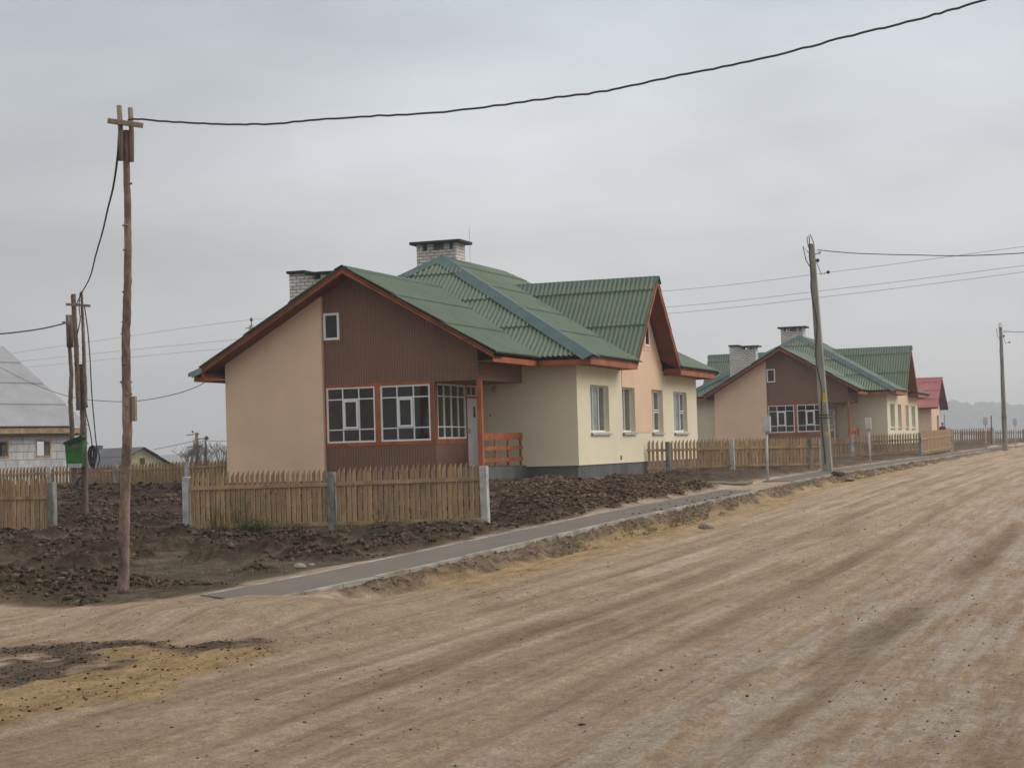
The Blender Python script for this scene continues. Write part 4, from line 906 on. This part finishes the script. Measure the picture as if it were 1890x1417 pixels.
for o_ in (0, 5): mb.tube([at(140+o_, 863, DB+.1)-O, at(141+o_, 872, DB+.1)-O, at(146+o_, 875, DB+.1)-O, at(152, 870, DB+.1)-O], .010, 6)
mb.build('cable_tail', cablem, h, smooth=True)
# coil of cable
h = MB(); O = at(170, 845, DA-.2)
for k in range(7):
    cx = 169+random.uniform(-2, 5); wv = random.uniform(4.5, 10); top, bot = 821+random.uniform(0, 5), 862+random.uniform(-6, 2)
    pts = [at(cx+wv*math.sin(a)*(.75+.25*math.cos(a)), (top+bot)/2-(bot-top)/2*math.cos(a)*1.0, DA-.2+.02*k) for a in np.linspace(0, 2*math.pi, 22)]
    h.tube([p-O for p in pts], .012, 6, caps=False)
o = h.build('cable_coil', cablem, smooth=True); o.location = O; tag(o, 'coil of thick black cable hanging right of the green box', 'cable')
h = MB(); O = at(145, 890, DA-.2)
h.tube([p-O for p in [at(153, 876, DA-.15), at(147, 882, DA-.2), at(140, 892, DA-.2), at(139, 899, DA-.2), at(146, 902, DA-.2), at(153, 902, DA-.15)]], [.02, .03, .035, .04, .03, .02], 7)
h.prism([p-O for p in [at(147, 883, DA-.2), at(141, 893, DA-.2), at(140, 900, DA-.2), at(145, 896, DA-.2)]], fw*.04)
o = h.build('lamp_holder', cablem, smooth=True); o.location = O; tag(o, 'black handheld work lamp hook hanging low on the wooden pole', 'lamp')
# thin white stake by the nearest pole
MBs = MB().tube([at(223, 943, 22.5), at(225.5, 901, 22.5)], .012, 6); 
a_, b_ = at(223, 943, 26), at(225.5, 901, 26); g_ = gz(a_.x, a_.y)
a_, b_ = at(221.5, 990, 27), at(225.5, 901, 27)
o = MB().tube([Vector((0, 0, 0)), b_-a_], .016, 6).build('stake', white, smooth=True); o.location = a_; tag(o, 'thin pale stake standing behind the nearest wooden pole', 'stake')

# concrete utility poles
def concrete_pole(base_px, top_px, d, label, paint):
    b, t = at(*base_px, d), at(*top_px, d); g = gz(b.x, b.y); h = empty('utility_pole', b); tag(h, label, 'pole', 'concrete utility poles'); O = Vector(b)
    v = t-b; mb = MB(); q0, q1 = .15, .085
    ps = []
    for s_, q in ((-.1, q0*1.02), (0, q0), (1, q1)):
        c = v*s_ if s_ >= 0 else Vector((0, 0, -.5)); ps.append([c+Vector((-q, -q, 0)), c+Vector((q, -q, 0)), c+Vector((q, q, 0)), c+Vector((-q, q, 0))])
    vs = [p for r in ps for p in r]; fs = [(3, 2, 1, 0), (8, 9, 10, 11)]+[(r*4+k, r*4+(k+1) % 4, r*4+4+(k+1) % 4, r*4+4+k) for r in range(2) for k in range(4)]
    mb.add(vs, fs); mb.build('shaft', concp, h, bevel=.02)
    if paint:
        for s0_, s1_ in ((.155, .17), (.30, .345)):
            m2 = MB(); q = (q0+(q1-q0)*(s0_+s1_)/2)+.004; c0, c1 = v*s0_, v*s1_
            m2.prism([c0+Vector((q*.2, -q, 0)), c0+Vector((q, -q, 0)), c1+Vector((q, -q, 0)), c1+Vector((q*.2, -q, 0))], (0, -.003, 0)); m2.build('paint_mark', yellow, h)
    for s_ in (.232, .245):
        q = q0+(q1-q0)*s_+.012; c = v*s_; m2 = MB()
        for (x0, y0), (x1, y1) in (((-q, -q), (q, -q)), ((q, -q), (q, q)), ((q, q), (-q, q)), ((-q, q), (-q, -q))): m2.beam(c+Vector((x0, y0, 0)), c+Vector((x1, y1, 0)), .02, .03)
        m2.build('clamp', cablem, h)
    # cable running down the shaft
    pts = []
    for k in range(24):
        s_ = 1.03-k/23*1.0; q = q0+(q1-q0)*min(s_, 1)+.025; off = .06*math.sin(k*.9)*(1 if k < 18 else .3); pts.append(v*s_+Vector((-.3*q+off-(.10*(1-min(1, abs(k-2)/2))), -q, 0)))
    MB().tube(pts, .018, 6).build('down_cable', cablem, h, smooth=True)
    m2 = MB(); m2.tube([v*.985+Vector((-.1, 0, 0)), v*1.02+Vector((-.12, -.05, .05)), v*1.035+Vector((0, -.08, .03)), v*1.0+Vector((.1, -.1, 0))], .014, 6); m2.tube([v*.96+Vector((-.1, 0, 0)), v*.99+Vector((-.26, -.05, 0)), v*.93+Vector((-.2, -.05, 0)), v*.9+Vector((-.09, -.1, 0))], .014, 6); m2.build('cable_loop', cablem, h, smooth=True)
    m2 = MB(); m2.beam(v*.955+Vector((.06, 0, 0)), v*.955+Vector((.26, 0, .0)), .03, .03); m2.blob(v*.957+Vector((.24, 0, .02)), .05, 1); m2.build('bracket', metalg, h)
    m2 = MB(); m2.blob(v*.925+Vector((.17, -.05, 0)), .06, 2, .05); m2.tube([v*.93+Vector((.1, 0, 0)), v*.86+Vector((.25, -.05, 0)), v*.87+Vector((.45, -.05, .0))], .012, 5); m2.blob(v*.87+Vector((.47, -.05, .0)), .055, 2, .05); m2.build('insulator', cablem, h, smooth=True)
    return h, v
bp1 = (1528, 868); Dp = 56.3
concrete_pole(bp1, (1497.5, 450), Dp, 'leaning concrete utility pole with yellow paint marks standing by the footpath', True)
concrete_pole((1855, 822.5), (1847, 604), 107, 'distant concrete utility pole near the right edge of the photo', False)
def simple_pole(b, t, d, r, label, name='utility_pole', m=concp, extra=None):
    B, T = at(*b, d), at(*t, d); h = empty(name, B); tag(h, label, 'pole'); MB().tube([Vector((0, 0, -1.0)), (T-B)*.5, T-B], [r*1.2, r, r*.75], 8).build('shaft', m, h, smooth=True)
    if extra: extra(h, B, T)
    return h
def ex1(h, B, T):
    m2 = MB(); m2.tube([T-B, T-B+Vector((0, 0, .22))], [.03, .02], 6); m2.blob(T-B+Vector((0, 0, .3)), .09, 1, .1, (1, 1, 1.5)); m2.build('insulator', cablem, h, smooth=True)
    m2 = MB(); m2.beam(T-B+Vector((-.35, 0, -.15)), T-B+Vector((.1, 0, -.15)), .05, .06); m2.build('crossbar', metalg, h)
ip = at(464.5, 600, 98); simple_pole((465.5, 700), (464, 600), 98, .16, 'pole top with dark insulator peeking over the roof slope of the nearest house', extra=ex1)
def ex2(h, B, T):
    V = T-B
    for z_, x0, x1 in ((-.15, -.75, .2), (-.45, -.1, .8), (-.95, -.75, .3)): MB().beam(V+Vector((x0, 0, z_)), V+Vector((x1, 0, z_+.05)), .06, .06).build('crossbar', barkd, h); 
    m2 = MB(); m2.blob(V+Vector((.75, 0, -.4)), .14, 1); m2.blob(V+Vector((-.3, 0, .05)), .09, 1); m2.blob(V+Vector((.25, 0, -.95)), .1, 1); m2.build('insulator', cablem, h)
    m2 = MB(); m2.tube([V*.88, at(349, 848, 118)-B+Vector((0, 0, -.8))], .1, 7); m2.build('brace', barkd, h, smooth=True)
simple_pole((364.5, 850), (363, 798), 120, .12, 'distant braced wooden power pole above the bare bushes', 'wooden_power_pole', barkd, ex2)
simple_pole((381, 850), (379, 809), 125, .09, 'slim distant pole right of the braced power pole', 'wooden_power_pole', barkd)
simple_pole((1856-2, 815), (1851.5, 766), 150, .05, 'thin distant rod standing above the farthest fence', 'rod', wirem) if 0 else None

# meter posts along the footpath
def meter_post(b, t, d, label, w_=.21):
    B = at(*b, d); T = at(*t, d); h = empty('meter_post', B); tag(h, label, 'meter post', 'meter posts along the footpath'); V = T-B
    MB().tube([Vector((0, 0, -.4)), V*.75], .033, 8).build('stem', metalg, h, smooth=True)
    c = V; mb = MB(); mb.prism([c+Vector((-w_/2, -.09, -.43)), c+Vector((w_/2, -.09, -.43)), c+Vector((w_/2, .09, -.43)), c+Vector((-w_/2, .09, -.43))], (0, 0, .43)); b_ = mb.build('cabinet', metalg, h, bevel=.012)
    MB().prism([c+Vector((-w_/2+.02, -.094, -.40)), c+Vector((w_/2-.02, -.094, -.40)), c+Vector((w_/2-.02, -.094, -.04)), c+Vector((-w_/2+.02, -.094, -.04))], (0, -.006, 0)).build('door', mat('cabinet door grey', (.50, .51, .52), .45, .1, 3), b_)
    MB().beam(V*.72+Vector((-.05, 0, 0)), V*.72+Vector((.05, 0, 0)), .05, .02).build('clamp', metalg, h)
meter_post((1416.4, 885), (1414.5, 768), 49.5, 'grey meter cabinet on a post, nearest of the row, before the picket fence')
meter_post((1607, 857.5), (1602, 771), 67.5, 'grey meter cabinet on a post just right of the leaning concrete pole')
meter_post((1820, 824), (1818.5, 770), 107, 'distant meter cabinet on a post left of the far concrete pole', .24)
meter_post((1875, 819), (1873, 772.5), 122, 'farthest meter cabinet on a post at the right edge', .24)
o = MB().tube([Vector((0, 0, -.3)), at(1829.5, 767, 124)-at(1830.5, 818, 124)], .04, 6).build('rod', mat('rusty rod', (.14, .07, .06), .8)); o.location = at(1830.5, 818, 124); tag(o, 'thin rusty rod standing right of the distant meter cabinet', 'rod')

# ------------------------------------------------------------------ cables
def cable(pts, r, name, label, cat='cable', m=None, n=6, wob=0):
    # smooth through the given (px, py, depth) points
    P = [Vector(at(*p)) for p in pts]; out = []
    for i in range(len(P)-1):
        p0 = P[max(i-1, 0)]; p1 = P[i]; p2 = P[i+1]; p3 = P[min(i+2, len(P)-1)]
        for k in range(10):
            t = k/10; out.append(.5*((2*p1)+(p2-p0)*t+(2*p0-5*p1+4*p2-p3)*t*t+(3*p1-p0-3*p2+p3)*t**3)+Vector((0, 0, random.uniform(-wob, wob))))
    out.append(P[-1]); O = out[0]
    o = MB().tube([p-O for p in out], r, n).build(name, m or cablem, smooth=True); o.location = O; tag(o, label, cat); return o
cable([(236, 221, 20.9), (262, 221, 20.9), (390, 229, 20.6), (500, 228.5, 20.3), (650, 216.5, 20), (820, 207, 19.6), (1000, 183.5, 19.2), (1120, 168, 18.9), (1240, 142, 18.6), (1400, 110, 18.2), (1560, 69, 17.8), (1700, 34, 17.4), (1815, 1, 17), (1960, -50, 16.5), (2200, -150, 16)], .0115, 'overhead_cable', 'thick twisted cable sweeping from the nearest pole top across the sky', wob=.006)
cable([(232, 224, 21.1), (221, 240, 20.85), (217, 290, 20.85), (209, 345, 23), (199, 385, 25), (190, 425, 28), (177, 470, 31), (166, 512, 35), (151, 540, 39), (141, 562, 39.3)], .0135, 'overhead_cable', 'dark cable dropping from the nearest pole to the pole with the green box', wob=.005)
cable([(-60, 618, 52), (0, 616, 53), (40, 612, 53.6), (80, 606, 54.2), (119, 597, 54.8)], .022, 'overhead_cable', 'dark cable leaving the crooked far pole towards the left edge')
cable([(148, 540, 39.2), (146, 565, 39.2), (148, 590, 39.2), (143, 615, 39.4), (139, 640, 43), (137, 657, 54.7)], .012, 'overhead_cable', 'slack cable hanging between the two leaning wooden poles')
cable([(156, 566, 39.3), (162, 610, 39.3), (166, 660, 39.3), (169, 720, 39.3), (173, 770, 39.3), (178, 820, 39.3), (184, 845, 39.3), (180, 860, 39.4)], .013, 'overhead_cable', 'long black cable falling from the crossbar to the coil')
cable([(153, 700, 39.45), (158, 757, 39.4), (164, 785, 39.4), (168, 806, 39.4), (170, 822, 39.4)], .013, 'overhead_cable', 'short black cable beside the pole running into the coil')
cable([(-40, 660, 74), (0, 678, 72), (60, 708, 68), (130, 732, 64), (200, 740.5, 60), (260, 739, 57), (320, 728, 53), (360, 715, 51), (382, 703, 49.2)], .011, 'service_cable', 'thin sagging service cable between the block house and the nearest eave')
cable([(1508, 461, 56.2), (1545, 465, 56), (1600, 468.5, 55), (1700, 471, 53), (1780, 472, 51.5), (1890, 467, 50), (2050, 455, 48)], .013, 'overhead_cable', 'dark bundled cable running right from the leaning concrete pole')
cable([(1853, 611, 106.8), (1890, 613, 104), (2050, 612, 95)], .018, 'overhead_cable', 'short cable running right from the distant concrete pole')
for k, (l0, l1, lb, lab) in enumerate(((655, 591, 589, 'topmost thin power line crossing behind the houses'), (671, 625, 622, 'middle thin power line crossing behind the houses'), (683, 640, 636, 'lowest thin power line crossing behind the houses'))):
    ra, rb = ((537, 455), (567, 490), (579, 502))[k]
    cable([(-60, l0+7, 118), (0, l0, 114), (200, (l0*.56+l1*.44)-1, 107), (455, l1, 98), (700, (l1*.6+ra*.4)+4, 92), (1230, ra, 80), (1560, (ra+rb)/2+3, 73), (1890, rb, 67), (2100, rb-30, 63)], .009, 'power_line', lab, 'power line', wirem, 4)
cable([(285, 829, 116), (320, 822, 118), (361, 813, 119.8)], .03, 'power_line', 'short far wire left of the braced power pole', 'power line', wirem, 4)
cable([(363, 817, 119.8), (379, 813, 124.8), (400, 814, 128), (430, 814, 132)], .03, 'power_line', 'short far wire joining the two slim distant poles', 'power line', wirem, 4)

# ------------------------------------------------------------------ far background
def treeline():
    mb = MB(); r = random.Random(4)
    for k in range(900):
        t = r.random(); px = 1700+t*420; d = r.uniform(2250, 2450)
        g = at(px, 806, d); hgt = 40+4.5*math.sin(t*7+1)+2.5*math.sin(t*23)+r.uniform(-3, 2); z = r.uniform(0, 1)**.6*hgt
        mb.blob((g.x, g.y, z-.3), r.uniform(4.5, 8), 1, .35, (1.2, 1.2, 1))
    o = mb.build('forest', mat('hazy forest', (.055, .06, .045), .95, .4, .3)); tag(o, 'low belt of woodland fading into the fog at the right horizon', 'forest', kind='stuff')
    mb = MB()
    n = 60; vs = []
    for i in range(n):
        t = i/(n-1); px = -250+t*1000; a = at(px, 840, 1250); b = at(px, 840, 1700); h0 = 6*math.sin(min(1, max(0, (px-150)/260))*math.pi/2)*(1-.5*min(1, max(0, (px-450)/300)))+.8*math.sin(px*.021)
        vs += [(a.x, a.y, -.6), ((a.x+b.x)/2, (a.y+b.y)/2, h0+.3), (b.x, b.y, -.6)]
    fs = []
    for i in range(n-1): fs += [(3*i, 3*i+3, 3*i+4, 3*i+1), (3*i+1, 3*i+4, 3*i+5, 3*i+2)]
    mb.add(vs, fs); o = mb.build('hills', mat('far hillside', (.10, .105, .085), .95, .2, .02), smooth=True); tag(o, kind='structure')
treeline()
def bush(b, hgt, n, label, spread=1.0, seed=1):
    r = random.Random(seed); mb = MB(); B = Vector(b)
    for _ in range(n):
        a = r.uniform(0, 6.283); rr = r.uniform(0, spread); x, y = math.cos(a)*rr, math.sin(a)*rr; L_ = hgt*r.uniform(.45, 1)*(1-.3*rr/spread); lx, ly = x*.45+r.uniform(-.2, .2), y*.45+r.uniform(-.2, .2)
        P = [Vector((x*.5, y*.5, -.3)), Vector((x*.7+lx*.3, y*.7+ly*.3, L_*.5)), Vector((x+lx, y+ly, L_))]; mb.tube(P, [.02, .013, .006], 4)
        for q in range(5):
            t = r.uniform(.4, .95); p = P[1].lerp(P[2], (t-.4)/.6); mb.tube([p, p+Vector((r.uniform(-.4, .4), r.uniform(-.4, .4), r.uniform(.15, .5)))], [.012, .006], 3)
    o = mb.build('bush', twigm); o.location = B; tag(o, label, 'bush', 'bare bushes beyond the rear fence')
bush(at(366, 852, 112), 1.5, 20, 'bare twiggy bush around the foot of the braced power pole', 1.3, 1)
bush(at(378, 852, 110), 1.3, 16, 'bare twiggy bush under the slim distant pole', .9, 2)
bush(at(411, 850, 104), 1.2, 16, 'bare bush at the left corner of the nearest house', .7, 3)
bush(at(344, 853, 114), .7, 10, 'lowest small bare bush left of the braced power pole', .6, 4)

# weeds by the front fence
def weed(b, hgt, n, label, spread=.3, seed=1, leafy=1):
    r = random.Random(seed); g = MB(); B = Vector((b[0], b[1], gz(b[0], b[1])))
    for _ in range(n):
        a = r.uniform(0, 6.283); rr = r.uniform(0, spread); x, y = math.cos(a)*rr, math.sin(a)*rr*.5; L_ = hgt*r.uniform(.35, 1)
        top = Vector((x+r.uniform(-.1, .1), y+r.uniform(-.06, .06), L_)); bs = Vector((x, y, -.05)); g.tube([bs, bs.lerp(top, .5)+Vector((r.uniform(-.02, .02), 0, 0)), top], [.005, .004, .002], 3)
        for q in range(int(7*leafy)):
            p = bs.lerp(top, r.uniform(.15, 1)); a2 = r.uniform(0, 6.283); d = Vector((math.cos(a2), math.sin(a2), r.uniform(.1, .8)))*r.uniform(.03, .09); s_ = Vector((-d.y, d.x, 0)).normalized()*r.uniform(.006, .014)
            g.add([p, p+d*.5+s_, p+d, p+d*.5-s_], [(0, 1, 2, 3)])
    o = g.build('weed', leafm); o.location = B; tag(o, label, 'weed', 'weeds along the front fence')
weed((-2.3, -16.32), .62, 26, 'tall dry weed beside the left post of the front picket fence', .25, 1, .7)
weed((-1.75, -16.36), .75, 30, 'tallest bushy weed left of the middle of the first fence panel', .3, 2, .8)
weed((-1.2, -16.6), .30, 110, 'low green weed mat before the first fence panel', .55, 3, 1.2)
weed((1.25, -16.35), .38, 22, 'small weed before the right fence panel', .3, 4)
weed((-7.6, -16.5), .34, 70, 'low green weed before the fence panel at the left edge', .55, 5, 1.2)
weed((-.4, -16.4), .22, 40, 'short weed near the middle fence post', .4, 6)

# person behind the distant fence
def person():
    O = Vector((-1.06, 100, gz(-1.06, 100))); me = bpy.data.meshes.new('person')
    J = [((0, 0, .92), .15), ((0, 0, 1.12), .15), ((0, -.02, 1.32), .17), ((0, -.03, 1.44), .08), ((0, -.05, 1.50), .065), ((0, -.06, 1.60), .095), ((0, -.06, 1.68), .08),
         ((.19, -.02, 1.36), .075), ((.27, .0, 1.10), .055), ((.22, -.18, .92), .045), ((.20, -.26, .88), .04), ((-.19, -.02, 1.36), .075), ((-.27, .02, 1.10), .055), ((-.25, -.12, .88), .045), ((-.24, -.18, .82), .04),
         ((.10, 0, .84), .11), ((.11, -.02, .47), .08), ((.11, .02, .09), .055), ((.12, -.14, .04), .045), ((-.10, 0, .84), .11), ((-.11, -.02, .47), .08), ((-.11, .02, .09), .055), ((-.12, -.14, .04), .045)]
    E_ = [(0, 1), (1, 2), (2, 3), (3, 4), (4, 5), (5, 6), (2, 7), (7, 8), (8, 9), (9, 10), (2, 11), (11, 12), (12, 13), (13, 14), (0, 15), (15, 16), (16, 17), (17, 18), (0, 19), (19, 20), (20, 21), (21, 22)]
    me.from_pydata([j[0] for j in J], E_, []); o = bpy.data.objects.new('person', me); C.objects.link(o)
    sk = o.modifiers.new('skin', 'SKIN')
    for v, j in zip(me.skin_vertices[0].data, J): v.radius = (j[1], j[1]); v.use_root = False
    me.skin_vertices[0].data[0].use_root = True
    sb = o.modifiers.new('sub', 'SUBSURF'); sb.levels = 1; sb.render_levels = 1
    dg = bpy.context.evaluated_depsgraph_get(); m2 = bpy.data.meshes.new_from_object(o.evaluated_get(dg)); o.modifiers.clear(); o.data = m2
    skin = mat('skin', (.45, .28, .2), .6, .1); m2.materials.clear(); m2.materials.append(skin); m2.shade_smooth()
    o.location = O; o.rotation_euler = (.0, 0, .6); tag(o, 'distant person in dark clothes standing behind the picket fence near the red roofed house', 'person')
    cloth = MB()
    def shell(name, ids, edges, grow, m):
        mm = bpy.data.meshes.new(name); mm.from_pydata([J[i][0] for i in ids], [(ids.index(a), ids.index(b)) for a, b in edges], []); q = bpy.data.objects.new(name, mm); C.objects.link(q); q.modifiers.new('s', 'SKIN')
        for v, i in zip(mm.skin_vertices[0].data, ids): v.radius = (J[i][1]+grow, J[i][1]+grow)
        mm.skin_vertices[0].data[0].use_root = True; q.modifiers.new('b', 'SUBSURF').levels = 1
        d2 = bpy.context.evaluated_depsgraph_get(); m3 = bpy.data.meshes.new_from_object(q.evaluated_get(d2)); q.modifiers.clear(); q.data = m3; m3.materials.clear(); m3.materials.append(m); m3.shade_smooth(); q.parent = o
    dark = mat('dark jacket cloth', (.03, .025, .03), .9, .2)
    shell('jacket', [0, 1, 2, 3, 7, 8, 9, 11, 12, 13], [(0, 1), (1, 2), (2, 3), (2, 7), (7, 8), (8, 9), (2, 11), (11, 12), (12, 13)], .022, dark)
    shell('trousers', [0, 15, 16, 17, 19, 20, 21], [(0, 15), (15, 16), (16, 17), (0, 19), (19, 20), (20, 21)], .02, mat('brown trousers', (.06, .045, .035), .9))
    hr = MB().blob((0, -.035, 1.665), .108, 2, .03, (1, 1, .85)).build('cap', mat('dark cap', (.025, .02, .02), .9), o, smooth=True)
person()

# ------------------------------------------------------------------ clods, stones, pebbles
def mesh_z(x, y): return gz(x, y)
def scatter(name, n, region, rmin, rmax, m, label, cat, seed, flat=.6, sub=1, cond=None, power=2.2, sink=.3, elong=0, zoff=0):
    r = np.random.RandomState(seed); x0, x1, y0, y1 = region; k = n*4
    xx = r.uniform(x0, x1, k); yy = r.uniform(y0, y1, k)
    if cond is not None: ok = cond(xx, yy, r); xx, yy = xx[ok][:n], yy[ok][:n]
    ix = np.clip(np.searchsorted(xs, xx)-1, 0, nx-2); iy = np.clip(np.searchsorted(ys, yy)-1, 0, ny-2)
    zz = Z.reshape(ny, nx)[iy, ix]
    bm = bmesh.new(); bmesh.ops.create_icosphere(bm, subdivisions=sub, radius=1); V = np.array([v.co[:] for v in bm.verts]); F = np.array([[v.index for v in f.verts] for f in bm.faces]); bm.free()
    N_ = len(xx); rad = rmin+(rmax-rmin)*r.rand(N_)**power
    sc = np.stack([rad*r.uniform(.8, 1.3+elong, N_), rad*r.uniform(.8, 1.3, N_), rad*flat*r.uniform(.7, 1.2, N_)], 1)
    jit = 1+r.uniform(-.45, .45, (N_, len(V), 3)); P = V[None]*jit*sc[:, None, :]; a = r.uniform(0, 6.283, N_); ca, sa = np.cos(a), np.sin(a)
    X_ = P[:, :, 0]*ca[:, None]-P[:, :, 1]*sa[:, None]+xx[:, None]; Y_ = P[:, :, 0]*sa[:, None]+P[:, :, 1]*ca[:, None]+yy[:, None]; Z_ = P[:, :, 2]+(zoff+zz+rad*flat*(1-2*sink))[:, None]
    vs = np.stack([X_, Y_, Z_], 2).reshape(-1, 3); fs = (F[None]+(np.arange(N_)*len(V))[:, None, None]).reshape(-1, 3)
    me = bpy.data.meshes.new(name); me.vertices.add(len(vs)); me.vertices.foreach_set('co', vs.astype(np.float32).ravel()); me.loops.add(fs.size); me.loops.foreach_set('vertex_index', fs.astype(np.int32).ravel())
    me.polygons.add(len(fs)); me.polygons.foreach_set('loop_start', (np.arange(len(fs))*3).astype(np.int32)); me.polygons.foreach_set('loop_total', np.full(len(fs), 3, np.int32)); me.update(); me.validate()
    me.materials.append(m); o = bpy.data.objects.new(name, me); C.objects.link(o); tag(o, label, cat, kind='stuff'); return o
def cmud(x, y, r):
    m_, s_, g_, p_, b_, pi = masks(x, y); return (m_*(1-p_)*(1-.7*g_) > r.uniform(.1, 1, len(x))) & (fbm(x*1.2, y*1.2, 3, 71) > .42)
scatter('soil_clods', 42000, (-14, 4.6, -30.2, -12), .005, .042, clodsm, 'dark broken soil clods over the yard at the left', 'soil', 3, cond=cmud, flat=.9, elong=.5, power=2)
scatter('soil_clods', 9000, (-22, -2, -12, 5), .01, .07, clodsm, 'dark soil clods behind the fence gap', 'soil', 4, cond=cmud, flat=.9, elong=.5)
def cpile(x, y, r): return masks(x, y)[5] > r.uniform(.1, 1, len(x))
scatter('earth_clods', 26000, (0, 4.75, -15.5, -3), .005, .038, pilem, 'brown dug earth lumps heaped between the nearest house and the footpath', 'soil', 5, cond=cpile, flat=.9, elong=.5, power=1.8)
def cbank(x, y, r): m_, s_, g_, p_, b_, pi = masks(x, y); return np.maximum(b_, s_*.25) > r.uniform(.1, 1, len(x))
scatter('bank_clods', 2600, (6.0, 6.6, -29, 25), .004, .022, bankcm, 'crumbling earth lumps on the bank between footpath and road', 'soil', 6, cond=cbank, flat=.6)
def croad(x, y, r): return ((x > 7.1) | (y < -30.5)) & (fbm(x*1.1, y*.5, 3, 73) > r.uniform(.35, .65, len(x)))
scatter('pebbles', 12000, (3, 16.5, -39.5, -5), .002, .011, pebm, 'small pebbles and grit scattered over the sandy road', 'pebbles', 8, cond=croad, flat=.6, power=3, sink=.25)
scatter('pebbles', 110, (3, 16.5, -39.5, -8), .006, .018, clodm, 'dark crumbs of earth lying on the road', 'pebbles', 9, cond=croad, flat=.5, power=2, elong=1.0)
def cisl(x, y, r): return masks(x, y)[0]+masks(x, y)[1]*.3 > r.uniform(.2, 1, len(x))
scatter('soil_clods', 6000, (4.6, 8.2, -38.5, -32.4), .002, .015, clodsm, 'dark clods on the earth island at the lower left', 'soil', 10, cond=cisl, flat=.65, power=3)
def cpath(x, y, r): return (r.uniform(0, 1, len(x)) > (x-5.05)/.5) & (fbm(x*2, y*1.2, 3, 75) > .45) | ((r.uniform(0, 1, len(x)) > .93))
scatter('path_crumbs', 900, (5.1, 5.92, -15, -5), .004, .03, clodsm, 'earth crumbs fallen from the heap onto the footpath', 'soil', 12, cond=cpath, flat=.6, zoff=.115)
def tufts(name, n, cond, reg, hmin, hmax, m, label, seed):
    r = np.random.RandomState(seed); x = r.uniform(reg[0], reg[1], n*4); y = r.uniform(reg[2], reg[3], n*4); ok = cond(x, y, r); x, y = x[ok][:n], y[ok][:n]
    ix = np.clip(np.searchsorted(xs, x)-1, 0, nx-2); iy = np.clip(np.searchsorted(ys, y)-1, 0, ny-2); z = Z.reshape(ny, nx)[iy, ix]; K = 9; N_ = len(x)
    a = r.uniform(0, 6.283, (N_, K)); hh = r.uniform(hmin, hmax, (N_, K)); sp = r.uniform(0, .05, (N_, K)); ln = r.uniform(.1, .9, (N_, K))*hh; wd = r.uniform(.003, .006, (N_, K))
    bx_ = x[:, None]+np.cos(a)*sp; by_ = y[:, None]+np.sin(a)*sp; bz_ = np.repeat(z[:, None], K, 1)-.01
    P0 = np.stack([bx_-np.sin(a)*wd, by_+np.cos(a)*wd, bz_], 2); P1 = np.stack([bx_+np.sin(a)*wd, by_-np.cos(a)*wd, bz_], 2); P2 = np.stack([bx_+np.cos(a)*ln, by_+np.sin(a)*ln, bz_+hh], 2)
    vs = np.stack([P0, P1, P2], 2).reshape(-1, 3); k = len(vs)//3; me = bpy.data.meshes.new(name); me.from_pydata(vs.tolist(), [], [(3*i, 3*i+1, 3*i+2) for i in range(k)]); me.materials.append(m)
    o = bpy.data.objects.new(name, me); C.objects.link(o); tag(o, label, 'grass', kind='stuff')
straw = islandmat('straw and dull grass', (.10, .105, .04), (.20, .165, .08), (.36, .29, .16))
tufts('grass', 1500, lambda x, y, r: (masks(x, y)[2] > r.uniform(.05, .8, len(x))), (-13, 4.9, -30, -15.5), .02, .08, straw, 'sparse low grass over the soil before the front fence', 21)
tufts('grass', 700, lambda x, y, r: (np.abs(y+16.15) < .35) & (r.uniform(0, 1, len(x)) < .8), (-9.5, 3.6, -16.6, -15.8), .03, .16, straw, 'ragged grass along the foot of the front picket fence', 22)
tufts('grass', 900, lambda x, y, r: fbm(x*2, y*.8, 3, 76) > .5, (6.1, 6.6, -24, 40), .02, .09, straw, 'dry straw grass on the bank beside the footpath', 23)
def stone(px, py, z, r_, label, m=stonem, sc=(1.3, 1, .7)):
    d = at(px, py, 1)-CP; t = (z-CP.z)/d.z; p = CP+d*t; p.z = gz(p.x, p.y); bl = MB().blob((0, 0, r_*.3), r_, 2, .3 if m is clodm else .1, sc).build('stone', m); bl.location = p; tag(bl, label, 'stone')
stone(1303, 975, -1.02, .11, 'largest lone stone on the sand beside the road')
stone(553, 1052, -1.06, .075, 'round pale stone lying on the soil left of the footpath')
stone(305, 985, -1.0, .08, 'pale stone in the grass before the fence gap')
stone(252, 1077, -1.06, .055, 'white stone at the foot of the nearest wooden pole', mat('white stone', (.5, .46, .4), .8))
stone(575, 1048, -1.06, .04, 'small grey stone right of the round pale stone')
stone(1545, 884, -.66, .15, 'dark lump of earth beside the footpath before the leaning concrete pole', clodm, (1.5, 1, .6))
stone(1568, 884, -.66, .09, 'smaller dark lump of earth right of the first by the footpath', clodm, (1.6, 1, .5))

# ------------------------------------------------------------------ air
hm = bpy.data.materials.new('haze'); hm.use_nodes = True; n = hm.node_tree.nodes; n.remove(n['Principled BSDF'])
v = n.new('ShaderNodeVolumePrincipled'); v.inputs['Density'].default_value = .00066; v.inputs['Color'].default_value = (.92, .93, .95, 1); v.inputs['Anisotropy'].default_value = .2
hm.node_tree.links.new(v.outputs[0], n['Material Output'].inputs['Volume'])
hz = MB().box(-2400, 2400, -420, 2900, -3.5, 62).build('haze', hm); tag(hz, 'pale fog filling the air over the village street', 'haze', kind='stuff')
